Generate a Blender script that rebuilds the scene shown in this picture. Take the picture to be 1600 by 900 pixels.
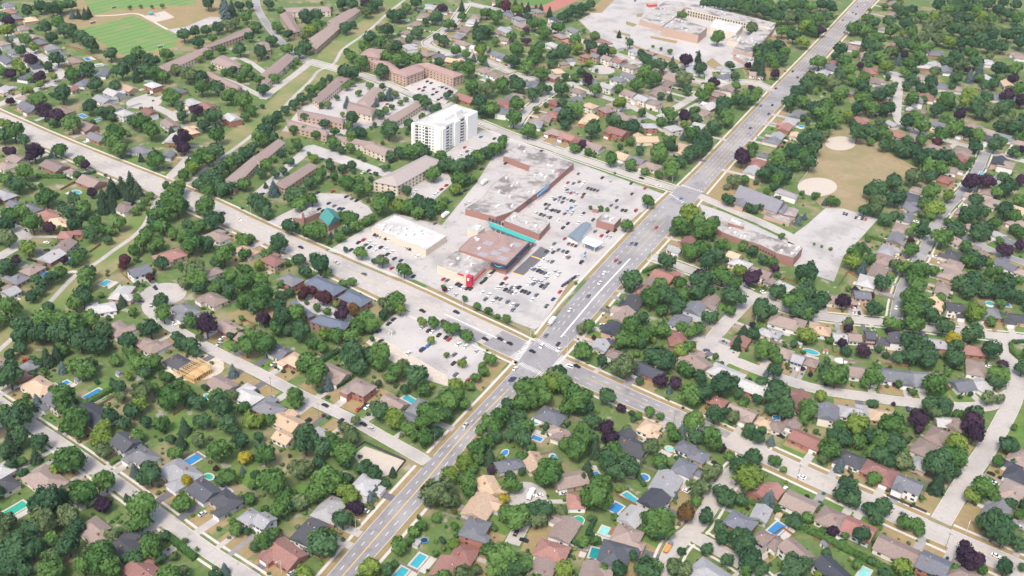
import bpy, math, random
import numpy as np
from mathutils import Vector, Matrix

for o in list(bpy.data.objects): bpy.data.objects.remove(o)
S = bpy.context.scene
COL = S.collection
# ---------------------------------------------------------------- camera (helicopter at 380 m, looking 31 degrees down)
CAMH, FPX, HSL, HOR = 380.0, 1650.0, 0.05, -550.0
up = np.array([HSL, -1.0, (HOR-450)/FPX]); up /= np.linalg.norm(up)
fw = np.array([0, 0, 1.0])-up*up[2]; fw /= np.linalg.norm(fw)
rt = np.cross(fw, up); rt = rt if rt[0] > 0 else -rt
cam = bpy.data.cameras.new("camera"); camo = bpy.data.objects.new("camera", cam); COL.objects.link(camo)
cam.sensor_width = 36; cam.lens = 36*FPX/1600; cam.clip_start = 1; cam.clip_end = 20000
right = Vector((rt[0], fw[0], up[0])); down = Vector((rt[1], fw[1], up[1])); fwd = Vector((rt[2], fw[2], up[2]))
camo.matrix_world = Matrix.Translation((0, 0, CAMH)) @ Matrix((right, -down, -fwd)).transposed().to_4x4()
S.camera = camo
# ---------------------------------------------------------------- sky, sun, exposure (bright overcast)
SUN_EL, SUN_AZ = math.radians(58), math.radians(200)   # azimuth clockwise from +Y: behind the camera, a little left
W = bpy.data.worlds.new("World"); S.world = W; W.use_nodes = True
nt = W.node_tree; bg = nt.nodes["Background"]
sky = nt.nodes.new("ShaderNodeTexSky"); sky.sky_type = 'NISHITA'; sky.sun_disc = False
sky.sun_elevation = SUN_EL; sky.sun_rotation = SUN_AZ; sky.air_density = 1.0; sky.dust_density = 4.0; sky.ozone_density = 1.0
nt.links.new(sky.outputs[0], bg.inputs[0]); bg.inputs[1].default_value = 0.145
sl = bpy.data.lights.new("sun", 'SUN'); sl.energy = 1.4; sl.angle = math.radians(12); sl.color = (1, 0.95, 0.88)
so = bpy.data.objects.new("sun", sl); COL.objects.link(so)
sdir = Vector((math.sin(SUN_AZ)*math.cos(SUN_EL), math.cos(SUN_AZ)*math.cos(SUN_EL), math.sin(SUN_EL)))
so.rotation_euler = sdir.to_track_quat('Z', 'Y').to_euler(); so.location = (0, 0, 600)
vs = S.view_settings; vs.view_transform = 'Standard'; vs.look = 'None'; vs.gamma = 1; vs.exposure = 0.96; vs.use_curve_mapping = False
S.cycles.max_bounces = 6; S.cycles.diffuse_bounces = 4; S.cycles.transparent_max_bounces = 4; S.cycles.volume_bounces = 0

def U(x, y, z=0.0):
    """survey sheet position -> point in the world at height z"""
    a, b = (x-800)/FPX, (y-450)/FPX
    d = right*a+down*b+fwd
    t = (z-CAMH)/d.z
    return Vector((d.x*t, d.y*t, z))
def PX(p):
    v = Vector((p[0], p[1], p[2]-CAMH)); w = v.dot(fwd)
    return (800+FPX*v.dot(right)/w, 450+FPX*v.dot(down)/w)
def PPM(p):
    return FPX/Vector((p[0], p[1], p[2]-CAMH)).dot(fwd)
# ---------------------------------------------------------------- survey of the place (sheet origin -> entries read off 4x survey sheets)
HOUSES = {
(0,0):"50,25g;60,65r;95,100g;195,115t;150,170b;210,225bs;250,255g;325,290g;375,330gs;465,370b;635,450g;520,510g;450,550rs;170,475g;20,550l;50,370gL;160,670gL;645,615lL;705,575l;800,545t;955,525l2;690,660b;775,700l2;390,685b;545,780b;600,855g;1060,770b;1110,560g;1195,630l;1300,665r;1450,730l2;1180,810t;1085,860l",
(400,0):"1090,40l;1045,95b;990,150b;930,200bs;905,255b;960,290l;1060,330b;1155,350g;1235,375t;1330,390gs;1350,130l;1300,185b;1265,220g;1290,265b;1375,100b;1500,200bs;1560,185l;1540,240b;1430,300g;1520,340g;1370,295l;1420,435b;1490,460b;1560,480b;1315,610rL;1540,645r;1580,610g;1590,90g",
(800,0):"60,155b;310,220b;345,195g;255,275l;545,260r;590,275rs;650,285l;460,235bs;740,325l2;365,370g2;465,345r2;525,345g2;600,360b2;665,375r2;745,410b2;325,390b;165,405rs;290,440t2;260,475bs;80,510g;140,545g;20,590b;665,490g2;735,470g;585,540l2;710,590b2;820,610l2;890,635b2;395,620g2;490,655t2;590,680b2;700,725b;480,745tL;660,815rL2;860,780l2;840,865tL;1010,795l2;1160,780l2;1130,430lL;1040,450bs;1000,490b;960,520b;930,550b;900,580b;1390,495g;1350,550b2;1290,585b2;1260,630g;1220,660l;1190,700b;290,685gs;255,710r;205,740b;150,770l;270,820b;355,850r;440,875r;950,385bs",
(1200,0):"570,265l2;540,295b;610,345b;780,25bL;780,85bs;720,175bs;390,420g;350,450l;410,385rs;640,440r;670,505b;780,280rs;1060,330gL;985,320gs;990,410l;1050,400l;1120,435g;960,480b;1085,535g;1180,550b;860,595b;1000,605r;820,660g;855,675ls;185,710g;140,755l;110,790r;60,845l;40,875g;170,840ts;580,760r;800,830r;910,860b;1280,785bL;1370,820bL;1480,850gL;1500,520t;1370,490l;1380,385l;1570,345bL;1420,600g;1540,630g;510,570gs;280,640bs;960,690bs;780,770ls;1580,890b",
(0,225):"105,85b;30,130b;340,130bL;450,165bs;570,230bL;25,310l;190,395g;90,370gs;300,435r;365,485t;410,560r;490,545rs;400,630b;320,695l;200,775b;110,835g;60,890b;770,390b;880,30g;1050,60gs;1360,570b;1540,660t;1060,690rL;1330,790bs;870,785g2",
(400,225):"105,720r2;215,840g2",
(800,225):"515,10b;685,65t;780,95g;870,130b;1040,20tL;1100,600rs;1020,650ls;950,820rL;880,865b;1570,65g;1540,115r;1500,160l;1430,740l;1560,800b;1390,690ts",
(1200,225):"1070,25b;1220,45bL;1360,85k2L;1490,120b2L;890,325k;895,390g;860,450g;835,520b;800,585g;750,655l;725,715b;685,795b;620,850l;1200,315bL;1395,360b;1560,410t;1580,490b;1450,565l;1510,600g;1240,520bs;1160,690k;1170,750b;1150,810b;1100,880b;1490,750g;1590,795bs;930,280bs;100,880l;15,855bs;20,65gs;1130,395bs",
(0,450):"65,15l;760,20l;630,120lp;735,245b;895,330b;960,360bL;1120,460k;1330,60b;1155,130g;1420,235b;1390,595b;1540,665l;150,540rs;245,610tL;590,790kL;180,480gs",
(400,450):"145,390g;245,440t;490,520b;650,610b2;860,715b;1030,740g;965,810gs;80,745g;200,830t",
(800,450):"755,85k;690,165b;630,250k2;555,350l;650,410bs;625,330ks;1140,120g2;1230,75b;1050,195g;1035,310r;1155,455bL;1340,525lL;1520,620l;860,510k;1285,700rs;1440,770b;1580,850t;245,790gLp;290,885b;860,865tL;1590,270l;810,15rs",
(1200,450):"590,35g2;400,60b;520,75bs;120,210bL;40,275l;325,255t;450,300l;540,300b;640,285k2;710,320k;810,310k2p;1060,340l;1265,380rp;1300,490b;1090,15b;1040,95t;1170,110k2;1365,145g;1550,180k;80,390b;190,435l2;265,455b;590,520b;800,540gL;1000,560gL;1220,600g;1340,600l;190,700rp;380,770g2p;540,770l;720,790t;1100,830l;1170,850b;50,850b;155,840bs",
(0,675):"785,55k2;895,145g;1120,245lL;1275,360k;1410,420k;1560,520l2;280,290bL;600,610b;780,715k;895,865r;40,320ks;10,230ls",
(400,675):"175,25ts;50,545l2;330,620k;180,750rL;460,470l;680,320l2;1455,335t;1400,460tL;1370,595g2;1300,755r;1200,845rL;1560,200g;400,5ls",
(800,675):"310,20b;735,75kL;890,10ts;140,180t;20,190g;365,290bp;400,420rs;1085,85g;1170,140g;1080,215g2;965,310lL;890,415k2;755,520l;720,640bL;640,760kL;330,600b;250,735rp;180,870b;500,890b;1430,555g2;1550,360r;1570,650b2;1250,890lL;1560,500ls",
(1200,675):"245,40r;520,160k;700,240rL;885,320g2;980,90b;1060,15b;950,190ls;30,360r;200,440bL;400,530bL;570,600rL;810,730bL;1040,820g2L;180,740b2;40,680b;400,850k2;1430,490g;1560,250k;1530,360b;1580,150b;1590,590ls;1220,890b",
}
TREES = {
(0,0):"280,175,55d;170,70,40d;330,60,60d;250,40,50d;370,40,60g;440,30,40d;450,90,25b;490,90,25c;530,90,28c;555,80,25c;360,150,45g;320,235,40d;400,190,45d;450,210,60d;510,230,50d;565,280,65d;690,335,65d;820,380,60d;870,345,55g;950,380,50d;1040,345,40g;1300,20,65d;1400,30,45b;1410,70,45b;1450,60,40c;1500,40,40d;1560,40,40d;1150,220,45d;1220,200,50d;1290,190,50d;1360,170,55d;1420,160,50w;1470,140,50w;1540,110,55g;1580,170,45g;1240,265,50d;1330,240,40g;40,190,45l;30,270,30b;65,255,20l;155,250,40g;215,300,30l;125,315,38d;195,375,45p;260,410,30c;120,425,45l;65,460,42p;15,460,30g;305,415,30d;360,375,45d;190,490,28g;250,480,38p;340,485,25l;250,530,28l;455,465,62g;540,430,50d;600,520,80d;170,585,40l;390,595,80d;230,625,65g;275,700,55p;350,730,50p;330,770,30d;450,780,55g;30,770,40l;90,830,80g;20,850,50d;150,880,40d;760,450,60d;850,470,40c;900,440,50d;970,460,50g;1030,480,40g;720,530,40d;560,670,50d;640,710,40d;700,730,30d;690,690,30g;880,760,70g;940,820,80g;830,760,40d;720,840,75g;700,890,60g;1070,605,65g;1120,675,35d;1140,730,40d;1225,680,45p;1140,870,60p;1350,850,55g;1260,550,60g;1180,470,80w;1250,480,60d;1360,550,50d;1440,600,60g;1520,640,65g;1570,690,40g;1340,730,55d;1270,780,45d;1210,730,25c;1070,815,25c;1530,730,30g;1450,450,45d;1500,480,45g;1540,440,50g;1100,430,40w;1500,310,60d;1560,230,45d;1380,310,40g;1300,340,40g;1250,370,30l;1320,420,30g;1400,450,35g;1575,470,40g;880,680,14g;945,680,14g;810,45,14g;880,40,12g;950,42,12g;1015,38,14g;65,635,25p;20,110,45d;50,130,40p",
(400,0):"80,30,45d;160,70,40g;100,250,55d;30,330,60d;130,170,50g;200,220,45d;320,130,55d;300,100,50d;380,110,60d;380,160,45g;340,190,40l;290,215,35w;190,310,50g;270,330,50d;310,290,65d;250,380,30g;540,20,45d;600,30,40d;680,20,35p;720,40,40d;760,20,45d;690,70,40w;640,60,25w;560,175,40d;610,155,25d;10,170,45d;20,500,45g;40,560,40d;110,490,45g;165,440,25g;230,410,25g;850,90,50d;900,100,45d;925,95,18r;940,50,35g;1000,20,55d;1165,50,35p;1285,40,28c;1290,105,28g;1060,140,25d;1120,110,45d;1010,205,40d;960,250,30d;820,190,60d;770,180,25w;710,240,50d;780,265,45g;830,290,60w;870,300,40d;680,300,45g;600,350,40g;570,330,30g;650,395,55g;780,445,70d;820,360,40g;880,380,45g;930,380,45g;1010,370,40g;560,455,55d;600,460,45d;1130,235,28d;1175,258,38d;1200,155,40g;1240,160,22p;1375,170,30c;1440,80,40g;1500,110,75g;1420,200,50d;1390,235,45d;1450,190,40g;1500,260,30g;1250,320,35g;1310,340,30g;1405,320,40l;1410,370,35g;1360,360,25b;1440,400,20b;1150,390,35d;1250,410,30g;1330,440,60g;1590,230,30g;1580,380,30d;1560,40,40r;1350,540,50g;1450,560,65w;1540,530,55g;1400,640,45d;1470,680,60g;1430,680,40g;1410,700,40d;1240,620,25w;1195,595,25d;1210,575,18p;1520,15,30g;530,530,30g;570,540,35g;600,520,30g;640,580,30g;505,610,25d;405,660,28g;450,655,35w;570,645,30b;610,685,35d;310,730,40d;350,600,50d;290,620,50d;240,650,50d;400,550,45g;420,510,40d;460,490,35d;340,560,50g;180,690,45d;140,730,45d;90,760,50d;60,820,60d;20,860,60g;110,860,50d;230,810,40g;310,810,35g;375,845,40g;430,775,45d;490,820,40g;600,750,60d;640,830,60d;600,850,50g;830,820,85d;770,710,45d;810,690,35g;850,670,25g;740,780,25d;900,640,28l;935,620,25g;1010,615,30d;1060,640,45d;830,590,35b;780,600,40d;750,640,25b;870,590,35w;710,535,35g;790,540,35d;960,780,35d;1120,690,45d;1040,730,30g;540,715,25l;260,885,35l;480,880,50g;590,890,40l;670,890,40d;510,890,40g;580,790,40g;1540,880,35g;1235,520,15g;840,560,20g",
(800,0):"20,30,30c;60,45,30c;100,50,28c;150,60,28c;175,65,28c;235,80,28c;310,110,35d;350,90,40d;400,70,40d;440,50,40d;490,30,35d;30,65,40l;45,105,28p;95,105,30d;145,150,45g;200,200,60g;190,150,25g;290,170,45g;90,190,25p;65,210,18g;5,230,30d;30,310,45g;150,335,70g;260,350,50d;320,320,45d;180,285,35d;390,250,45g;410,295,45l;470,270,25d;520,225,30g;570,315,50d;620,325,35l;450,190,16g;90,255,30p;10,390,40d;95,420,50g;130,380,45g;180,460,60g;245,400,30d;500,295,35d;735,275,30d;10,500,30d;40,540,45d;195,505,16d;180,560,40d;130,590,45d;225,560,30d;310,560,50d;330,480,25d;435,450,32d;395,480,28g;485,490,40p;380,560,18b;520,560,45g;485,395,25l;830,370,40d;870,410,60d;920,410,50d;830,460,55g;880,500,65g;780,530,50g;810,340,30d;670,555,30g;670,640,45l;930,600,25d;990,605,25c;1070,500,50w;1175,430,45d;1090,385,45p;1010,415,35d;1190,595,50g;1230,555,40l;1260,515,40p;1095,565,35d;210,655,18d;150,685,25w;310,640,35d;30,650,75g;10,740,55g;390,690,60g;340,720,55d;340,770,40d;500,810,95d;640,755,50d;700,780,35d;760,800,45d;810,700,30d;985,720,50g;930,760,30g;1080,730,40p;1140,690,35g;1150,740,40d;1090,780,35g;1130,840,50g;1190,875,60d;1260,790,65d;1310,690,65d;1340,740,60g;1330,650,50d;1400,620,35g;1440,640,45d;1500,620,40g;1530,580,35g;1395,540,35g;1495,550,25p;1460,600,35g;1395,475,30d;1360,410,30d;1165,355,30c;1065,95,30g;1285,240,60g;1500,170,45w;1590,290,30d;1540,310,45d;1590,330,45d;1475,415,22p;1520,430,40c;1560,450,40c;1550,390,35d;1540,340,30g;1210,20,40d;1270,20,45d;1320,25,40d;1370,30,45d;1420,30,45g;1470,50,45g;1530,60,50d;1580,80,40d;1480,15,40d;1560,20,45d;1590,40,40g;100,820,50g;440,890,25p;740,880,30g;1070,850,25b;1000,870,25g;985,320,18g;930,305,12g;880,290,10g;715,240,8g;670,215,20c;960,870,25g;850,325,12d;1005,370,15b",
(1200,0):"30,60,50g;90,50,50d;150,40,50g;210,30,50d;270,40,50g;330,30,50d;390,50,45d;60,110,45d;130,110,50w;200,110,50d;260,130,50g;310,110,45g;370,110,40d;230,170,45l;280,190,40g;320,190,40p;90,200,40g;160,230,45d;215,265,40l;20,280,40g;70,300,45d;20,370,45g;80,360,45d;40,410,35g;45,465,32p;100,330,35g;10,330,40d;520,180,40g;570,170,45d;610,190,45g;660,140,40d;620,120,35g;690,240,40g;760,140,50d;770,200,45g;830,80,60d;900,60,60d;960,100,50g;860,150,50d;900,200,45g;1000,180,60w;1060,160,50w;960,240,55w;1060,240,60w;1040,100,45l;1110,120,55w;1180,120,50d;1250,110,60d;1150,190,60d;1220,200,55d;1290,180,60w;1340,180,50w;1400,220,70d;1330,250,55d;1210,270,55d;1280,270,45d;1380,290,60d;1460,290,50d;1500,220,60d;1560,200,60d;1560,120,60g;1500,90,55d;1440,60,60d;1390,110,55g;1330,110,40l;1310,60,50g;1240,50,55d;1180,60,50d;1120,60,45g;1060,40,50d;1150,20,50d;1230,10,40d;1310,15,50d;1380,30,50d;1470,15,55d;1550,30,60d;1580,270,45d;1140,260,45l;620,280,45d;680,300,45d;660,250,35g;600,305,18l;770,330,45w;840,280,45d;900,290,60g;960,300,40g;1015,295,25g;850,345,30p;710,360,50g;740,420,45l;680,370,25b;780,400,25b;815,380,28b;630,370,45d;575,415,22p;450,310,45d;415,350,25d;320,390,65g;480,380,60g;500,440,70g;530,500,40g;450,470,50d;260,490,55w;250,530,55d;400,520,75w;330,490,40g;600,490,35g;590,550,60d;440,600,60g;480,570,35g;130,640,60d;220,630,45g;180,590,50d;370,660,60g;330,710,60g;290,690,45d;350,790,60g;430,760,45g;500,730,40l;560,680,45d;640,680,55g;590,620,50g;700,600,70d;740,680,60d;700,760,40w;640,820,60d;560,840,70d;690,830,45g;290,860,60d;230,880,50d;340,850,40w;220,735,22d;885,400,45g;910,450,30d;950,370,45g;860,455,30g;910,500,45d;870,540,30d;790,535,25d;960,560,40d;1020,525,45d;1040,450,35w;750,485,20d;760,570,40d;900,620,50g;1110,640,75g;1050,690,45d;920,720,65g;960,790,60g;870,760,50d;1150,550,25d;1170,490,45d;1195,420,45w;1260,590,65l;1240,640,45l;1370,610,45d;1300,650,50d;1260,480,35b;1320,460,45b;1300,390,50d;1270,340,40g;1180,360,45d;1130,380,35d;1320,490,30g;1440,440,50d;1540,440,60g;1410,530,35d;1390,690,60w;1500,750,50w;1310,700,45d;1460,680,45d;1200,720,40p;1160,800,60g;1100,770,40g;1080,850,50g;1240,820,45d;1310,850,65g;1430,870,35d;1500,600,45p;1580,640,40p;1570,560,45g;1500,660,40d;1450,790,40d;1540,800,50d;1590,760,40d;1560,860,35g;1060,890,35r;870,880,40d;960,880,35g;1350,540,40d;1260,440,30p;1530,500,35p;700,690,25b",
(0,225):"60,40,45p;215,60,55p;320,60,20b;345,70,18b;375,45,45g;150,170,70g;40,210,50g;110,250,60d;290,330,90g;500,110,42g;530,135,30p;480,195,30d;660,195,12d;575,305,32p;460,340,45d;420,420,60d;520,400,50g;640,330,55c;700,280,60c;760,260,60c;820,260,60c;700,370,50c;640,390,45c;860,290,45c;800,330,45c;60,440,70g;130,430,60g;40,500,60d;200,500,80g;310,530,40p;50,600,55w;170,650,60l;100,725,42p;30,780,60d;60,760,40g;470,500,50d;570,570,55d;670,600,35d;590,480,50g;640,530,40g;690,540,40g;740,500,50g;510,440,40d;370,525,20g;480,710,50g;520,680,40d;450,750,30d;320,840,50d;380,800,45g;260,870,50d;230,850,40g;540,850,70g;560,800,50d;400,730,30p;840,420,32g;880,390,28g;910,360,28g;940,320,28g;750,30,70g;980,100,85g;880,85,25c;815,75,10d;1150,20,50p;1220,110,75g;1200,150,45l;1260,60,50g;1340,40,60d;1300,90,45g;1150,200,35g;1240,260,40d;1290,220,45d;1330,200,50d;1380,170,50d;1430,130,50g;1480,90,50d;1530,60,45d;1570,30,45d;1360,250,50d;1300,280,50g;1380,290,45d;1430,270,45d;1530,250,45g;1460,260,30d;1100,300,50g;1060,350,60g;1110,400,70g;1020,380,45d;980,440,60g;1040,440,60g;1020,520,60g;960,500,50d;920,560,60g;890,620,60g;840,670,40g;990,620,50g;950,650,40g;1150,380,40d;1280,410,75g;1330,480,70d;1240,520,50g;1180,520,45d;1190,620,90g;1280,620,60d;1170,590,60g;1080,560,45g;1400,700,70g;1350,740,45d;1440,660,40g;1520,600,55g;1560,590,40g;1220,790,100w;1230,850,70g;1150,870,45w;1010,740,50d;780,730,45r;760,760,30r;935,840,32r;895,880,16d;1440,830,70g;1540,800,50g;1520,870,60g;1580,840,40g;1530,690,45g;1590,360,55d;1380,880,50d;1040,260,30g;1120,270,40g",
(400,225):"30,180,40d;70,130,40g;110,90,35g;160,55,40d;210,40,35g;260,20,40d;120,190,38d;170,165,38d;215,115,35d;30,390,60d;60,430,50d;110,280,45b;60,255,20c;330,60,20g;360,90,40l;480,20,35d;530,40,35d;460,120,40d;470,150,40d;590,30,45g;640,60,40g;675,95,25d;600,140,40d;540,150,45d;490,200,45g;540,230,50g;580,250,60g;640,230,50g;640,290,60g;700,290,50g;400,190,50g;340,240,60d;390,220,40g;240,310,75d;280,370,55g;350,345,45g;220,510,60d;370,540,80g;310,540,40d;590,470,65g;540,440,30g;620,510,50g;560,540,35d;720,460,35g;690,480,40g;770,380,80g;830,330,45d;900,390,50l;950,400,45g;1020,370,60d;1080,380,50d;1010,430,50g;1090,430,50d;1140,400,40g;940,290,45d;750,185,22d;720,220,25d;800,150,30g;830,140,20d;840,70,50d;900,60,50d;960,50,50g;1020,40,50g;1060,60,45d;1150,80,45g;1200,120,45d;1170,140,40d;1090,200,40g;1110,190,45g;1250,150,50d;1300,130,45d;1340,110,45d;1390,80,45g;1440,50,45d;1490,30,45g;1530,15,40g;1270,220,50g;1240,280,40l;1300,220,40d;1340,220,30g;1180,350,25g;1170,380,25l;660,680,50g;560,660,22d;790,730,48w;735,730,22d;925,790,55g;140,630,65d;110,680,30d;270,720,50d;150,760,30g;190,740,30g;400,760,70d;310,800,45d;370,710,40d;440,800,40g;550,870,35g;600,860,30g;20,760,40l;60,690,40g;155,880,30g;30,850,50g;470,570,20b;500,540,16b;520,580,40g;450,610,25g;1170,890,15g",
(800,225):"390,20,35g;440,10,30p;480,50,28g;620,95,45g;740,130,40g;920,60,75g;800,40,30d;1000,20,45d;1110,70,50d;1060,110,40d;990,160,65g;920,190,30g;1170,30,55d;1210,0,45d;830,170,28g;675,15,22d;850,360,42g;595,410,15g;490,395,14g;555,405,18g;715,505,48g;1110,460,85l;1060,510,70g;1170,500,80g;1230,540,65g;1260,500,45d;1170,560,50g;1010,540,40d;1270,690,70d;1200,660,80g;1120,680,65g;1220,740,60d;1300,640,40g;970,740,60d;735,855,80d;1440,95,55p;1490,70,35g;1500,20,40g;1570,190,50d;1450,230,35g;1525,240,18d;1385,240,45w;1355,345,42d;1480,400,28d;1520,410,28d;1560,400,28d;1590,300,25g;1340,270,20w;1320,820,85g;1390,870,60g;1490,840,60p;1420,790,45l;1170,820,45p;1190,870,80d;1050,870,50g;920,890,60g;1500,670,45d;1440,640,35g;1570,720,40d;1550,810,30p;1450,620,25g;1350,650,20g;400,870,12g",
(1200,225):"60,90,70g;150,60,80d;220,70,60g;260,120,55d;160,130,45g;90,190,60d;60,230,45g;290,30,50d;20,160,40d;35,265,30d;215,305,18g;290,325,25g;310,315,18g;400,355,35g;355,365,20b;430,365,25g;230,450,22b;190,480,28b;640,-20,30g;720,10,40d;790,10,40d;850,40,50d;900,30,50d;960,80,60d;1010,80,50d;910,50,40d;1000,150,60g;1080,150,50g;1100,80,55d;1160,110,45g;1050,190,30d;920,210,60w;1010,210,40d;1080,130,30g;790,230,55d;680,290,70d;640,300,50d;670,390,90w;800,340,60d;600,420,40d;740,470,50d;790,450,35d;840,460,30d;1020,310,80g;980,370,50g;1130,330,40l;1050,400,65l;960,440,30w;1020,450,35g;980,490,35d;880,555,35g;960,545,55d;890,600,28p;890,670,50g;1090,590,85g;1120,485,30g;1180,540,60d;1250,440,90d;1320,420,60d;1340,540,80d;1300,570,50d;1270,240,60p;1370,240,55p;1210,150,30d;1270,100,25g;1250,140,25g;1500,270,65d;1460,210,40d;1580,230,35p;1570,350,45g;1430,300,40g;1300,350,45d;1420,390,20d;1480,420,55d;1420,500,45g;1540,530,40d;1540,460,45g;1450,610,30g;1480,660,55p;1580,640,45p;1580,560,40g;1280,700,60d;1320,740,50d;1250,730,50g;1240,640,45g;1210,470,30g;1380,740,30g;1390,800,45g;1440,790,30g;1420,15,45d;1530,50,35d;1300,10,45d;1590,40,30p;1560,70,25g;540,680,60g;530,740,60l;600,730,45g;590,780,40b;640,720,40g;850,780,60g;800,760,45w;930,820,80g;1030,790,40g;940,880,60g;720,870,60d;1290,850,110d;1200,870,60d;1360,890,60d;240,820,75d;230,880,50g;30,740,40g;40,780,35p;60,815,25g;85,575,25g;290,625,10g;335,640,10g;390,655,14g;1500,870,60d;1440,850,30g;1570,850,30g;985,760,25d;1540,40,30d",
(0,450):"60,130,80g;20,200,45g;200,60,40d;250,20,40d;300,130,45d;260,200,90g;150,240,80d;350,190,80g;450,240,90g;560,200,70g;380,290,90d;500,330,90d;600,360,80d;250,290,80d;130,300,60d;640,270,60d;520,60,80d;470,100,60g;350,410,50c;290,440,55c;240,470,40d;390,500,35b;470,480,60g;530,520,70g;570,480,50d;760,80,35c;830,150,32g;800,330,60d;720,450,45g;810,410,55g;860,470,75g;960,470,65g;900,530,50d;1020,160,70g;1010,90,50d;860,60,32g;940,255,70d;880,250,30g;1290,240,95p;1200,210,50g;1180,170,30d;1135,240,20d;1540,370,80g;1570,300,60g;1440,300,30d;1490,270,25g;1540,70,65g;1580,120,50d;1500,110,30g;1440,20,60d;1110,310,45d;1200,370,70d;1130,350,50d;1250,310,30w;1455,520,38b;60,560,90d;205,540,35d;230,710,45b;160,680,25g;270,690,25c;400,700,90g;340,640,40g;100,830,110d;40,780,60g;150,760,70g;480,820,90g;430,870,60g;740,620,50d;690,800,60d;640,880,60l;880,730,60l;830,770,60d;750,680,45w;890,650,75w;960,620,40g;1070,680,95g;1040,560,50g;1120,600,45g;1230,710,60d;1170,720,30c;1390,760,90d;1350,680,60g;1440,670,50w;1260,840,60d;1430,850,75d;1530,750,50g;1560,830,60l;1280,620,25d;910,840,45d;1000,850,60g;1150,870,50c;770,850,50d;60,420,40d;130,370,50d;1340,10,40g;1240,0,45d",
(400,450):"40,70,80g;150,50,40d;210,30,35d;130,100,60d;240,170,80g;160,200,70d;50,205,50p;60,360,110g;280,270,75d;200,270,40d;130,260,50g;300,30,50r;350,20,40r;420,60,55r;280,60,20g;315,90,18g;380,120,32g;440,145,30g;500,100,25l;540,100,30p;540,160,55p;610,140,45o;790,90,40w;860,90,70g;900,130,50l;800,170,40d;830,130,40w;690,200,60g;720,240,55g;640,240,60g;600,300,60g;500,300,60g;430,290,45l;350,350,45g;420,370,45g;320,440,60g;290,490,50g;600,440,95d;700,420,70d;770,420,70g;640,500,60d;760,480,50g;880,530,70g;920,510,60w;1000,560,90d;840,560,45g;1050,640,50g;1090,610,30l;380,550,85g;450,600,42b;395,640,25d;250,700,65g;770,770,70d;870,830,75l;950,870,60g;1090,810,100g;1200,700,110g;1250,690,60g;1300,730,45g;1180,780,60d;1040,850,60g;620,830,40w;560,880,50w;1250,620,60l;1330,610,30l;1040,210,35l;1110,220,45g;1170,220,25r;1190,250,40g;1230,260,50g;1320,300,50g;1290,290,30d;1090,330,30l;1190,420,22l;1290,470,35l;1460,450,45g;1420,520,40g;1370,560,40g;1340,620,30g;1305,65,25g;1380,115,30g;1450,140,30g;1510,175,20g;1565,190,30g;1180,10,20r;1580,720,50d;1530,820,70g;1440,850,60g;1580,800,50d;1490,880,60g;1400,890,40g;20,840,50l;80,830,45g;310,890,50d;10,650,15d;930,640,35d",
(800,450):"440,380,70g;430,260,40w;480,240,45g;440,400,60g;740,260,80g;700,330,60g;760,320,60g;820,300,60g;820,195,50d;870,80,70g;930,60,70d;840,40,50d;940,140,45g;1030,110,65d;1070,30,50g;1000,40,50d;1150,30,60d;1220,20,50d;1080,60,30g;1240,180,58d;1360,145,40g;1400,50,80d;1170,250,50g;1060,240,50g;940,270,60g;880,270,45g;1110,280,50g;1090,380,60g;1060,400,50l;900,420,90d;960,460,70d;850,460,40d;710,490,95w;780,410,30g;800,350,40d;560,460,45d;795,580,32d;930,580,55p;1020,600,50p;985,635,25b;1090,510,60g;1180,560,50d;1100,670,75g;1190,650,85d;1320,610,85d;1270,790,70d;1340,770,40d;1420,660,45d;1300,560,40d;1140,840,75g;1380,810,50w;1440,300,50c;1420,330,45c;1500,290,50d;1550,150,70d;1560,100,50d;1500,230,25p;1560,400,65g;1270,430,25g;595,680,62d;680,750,35p;860,780,40g;925,800,30g;790,800,30g;760,820,25d;750,785,25d;720,880,35g;490,660,28g;990,870,40g;1060,890,35b;80,640,80g;150,620,70g;230,600,70l;320,600,80g;400,700,100g;260,560,60w;300,530,50d;250,530,40d;200,680,70g;60,720,80g;120,700,70g;30,800,60d;80,860,60g;340,760,60g;450,750,60d;500,830,60d;440,880,50g;590,870,60p;360,620,50g;20,870,60d;1480,880,45d;1560,590,45d;1590,530,25b;1530,700,40d;1440,730,40g;650,370,25g;1560,890,30g;210,870,30d;510,310,18r;1380,570,40d;690,90,30b",
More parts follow.
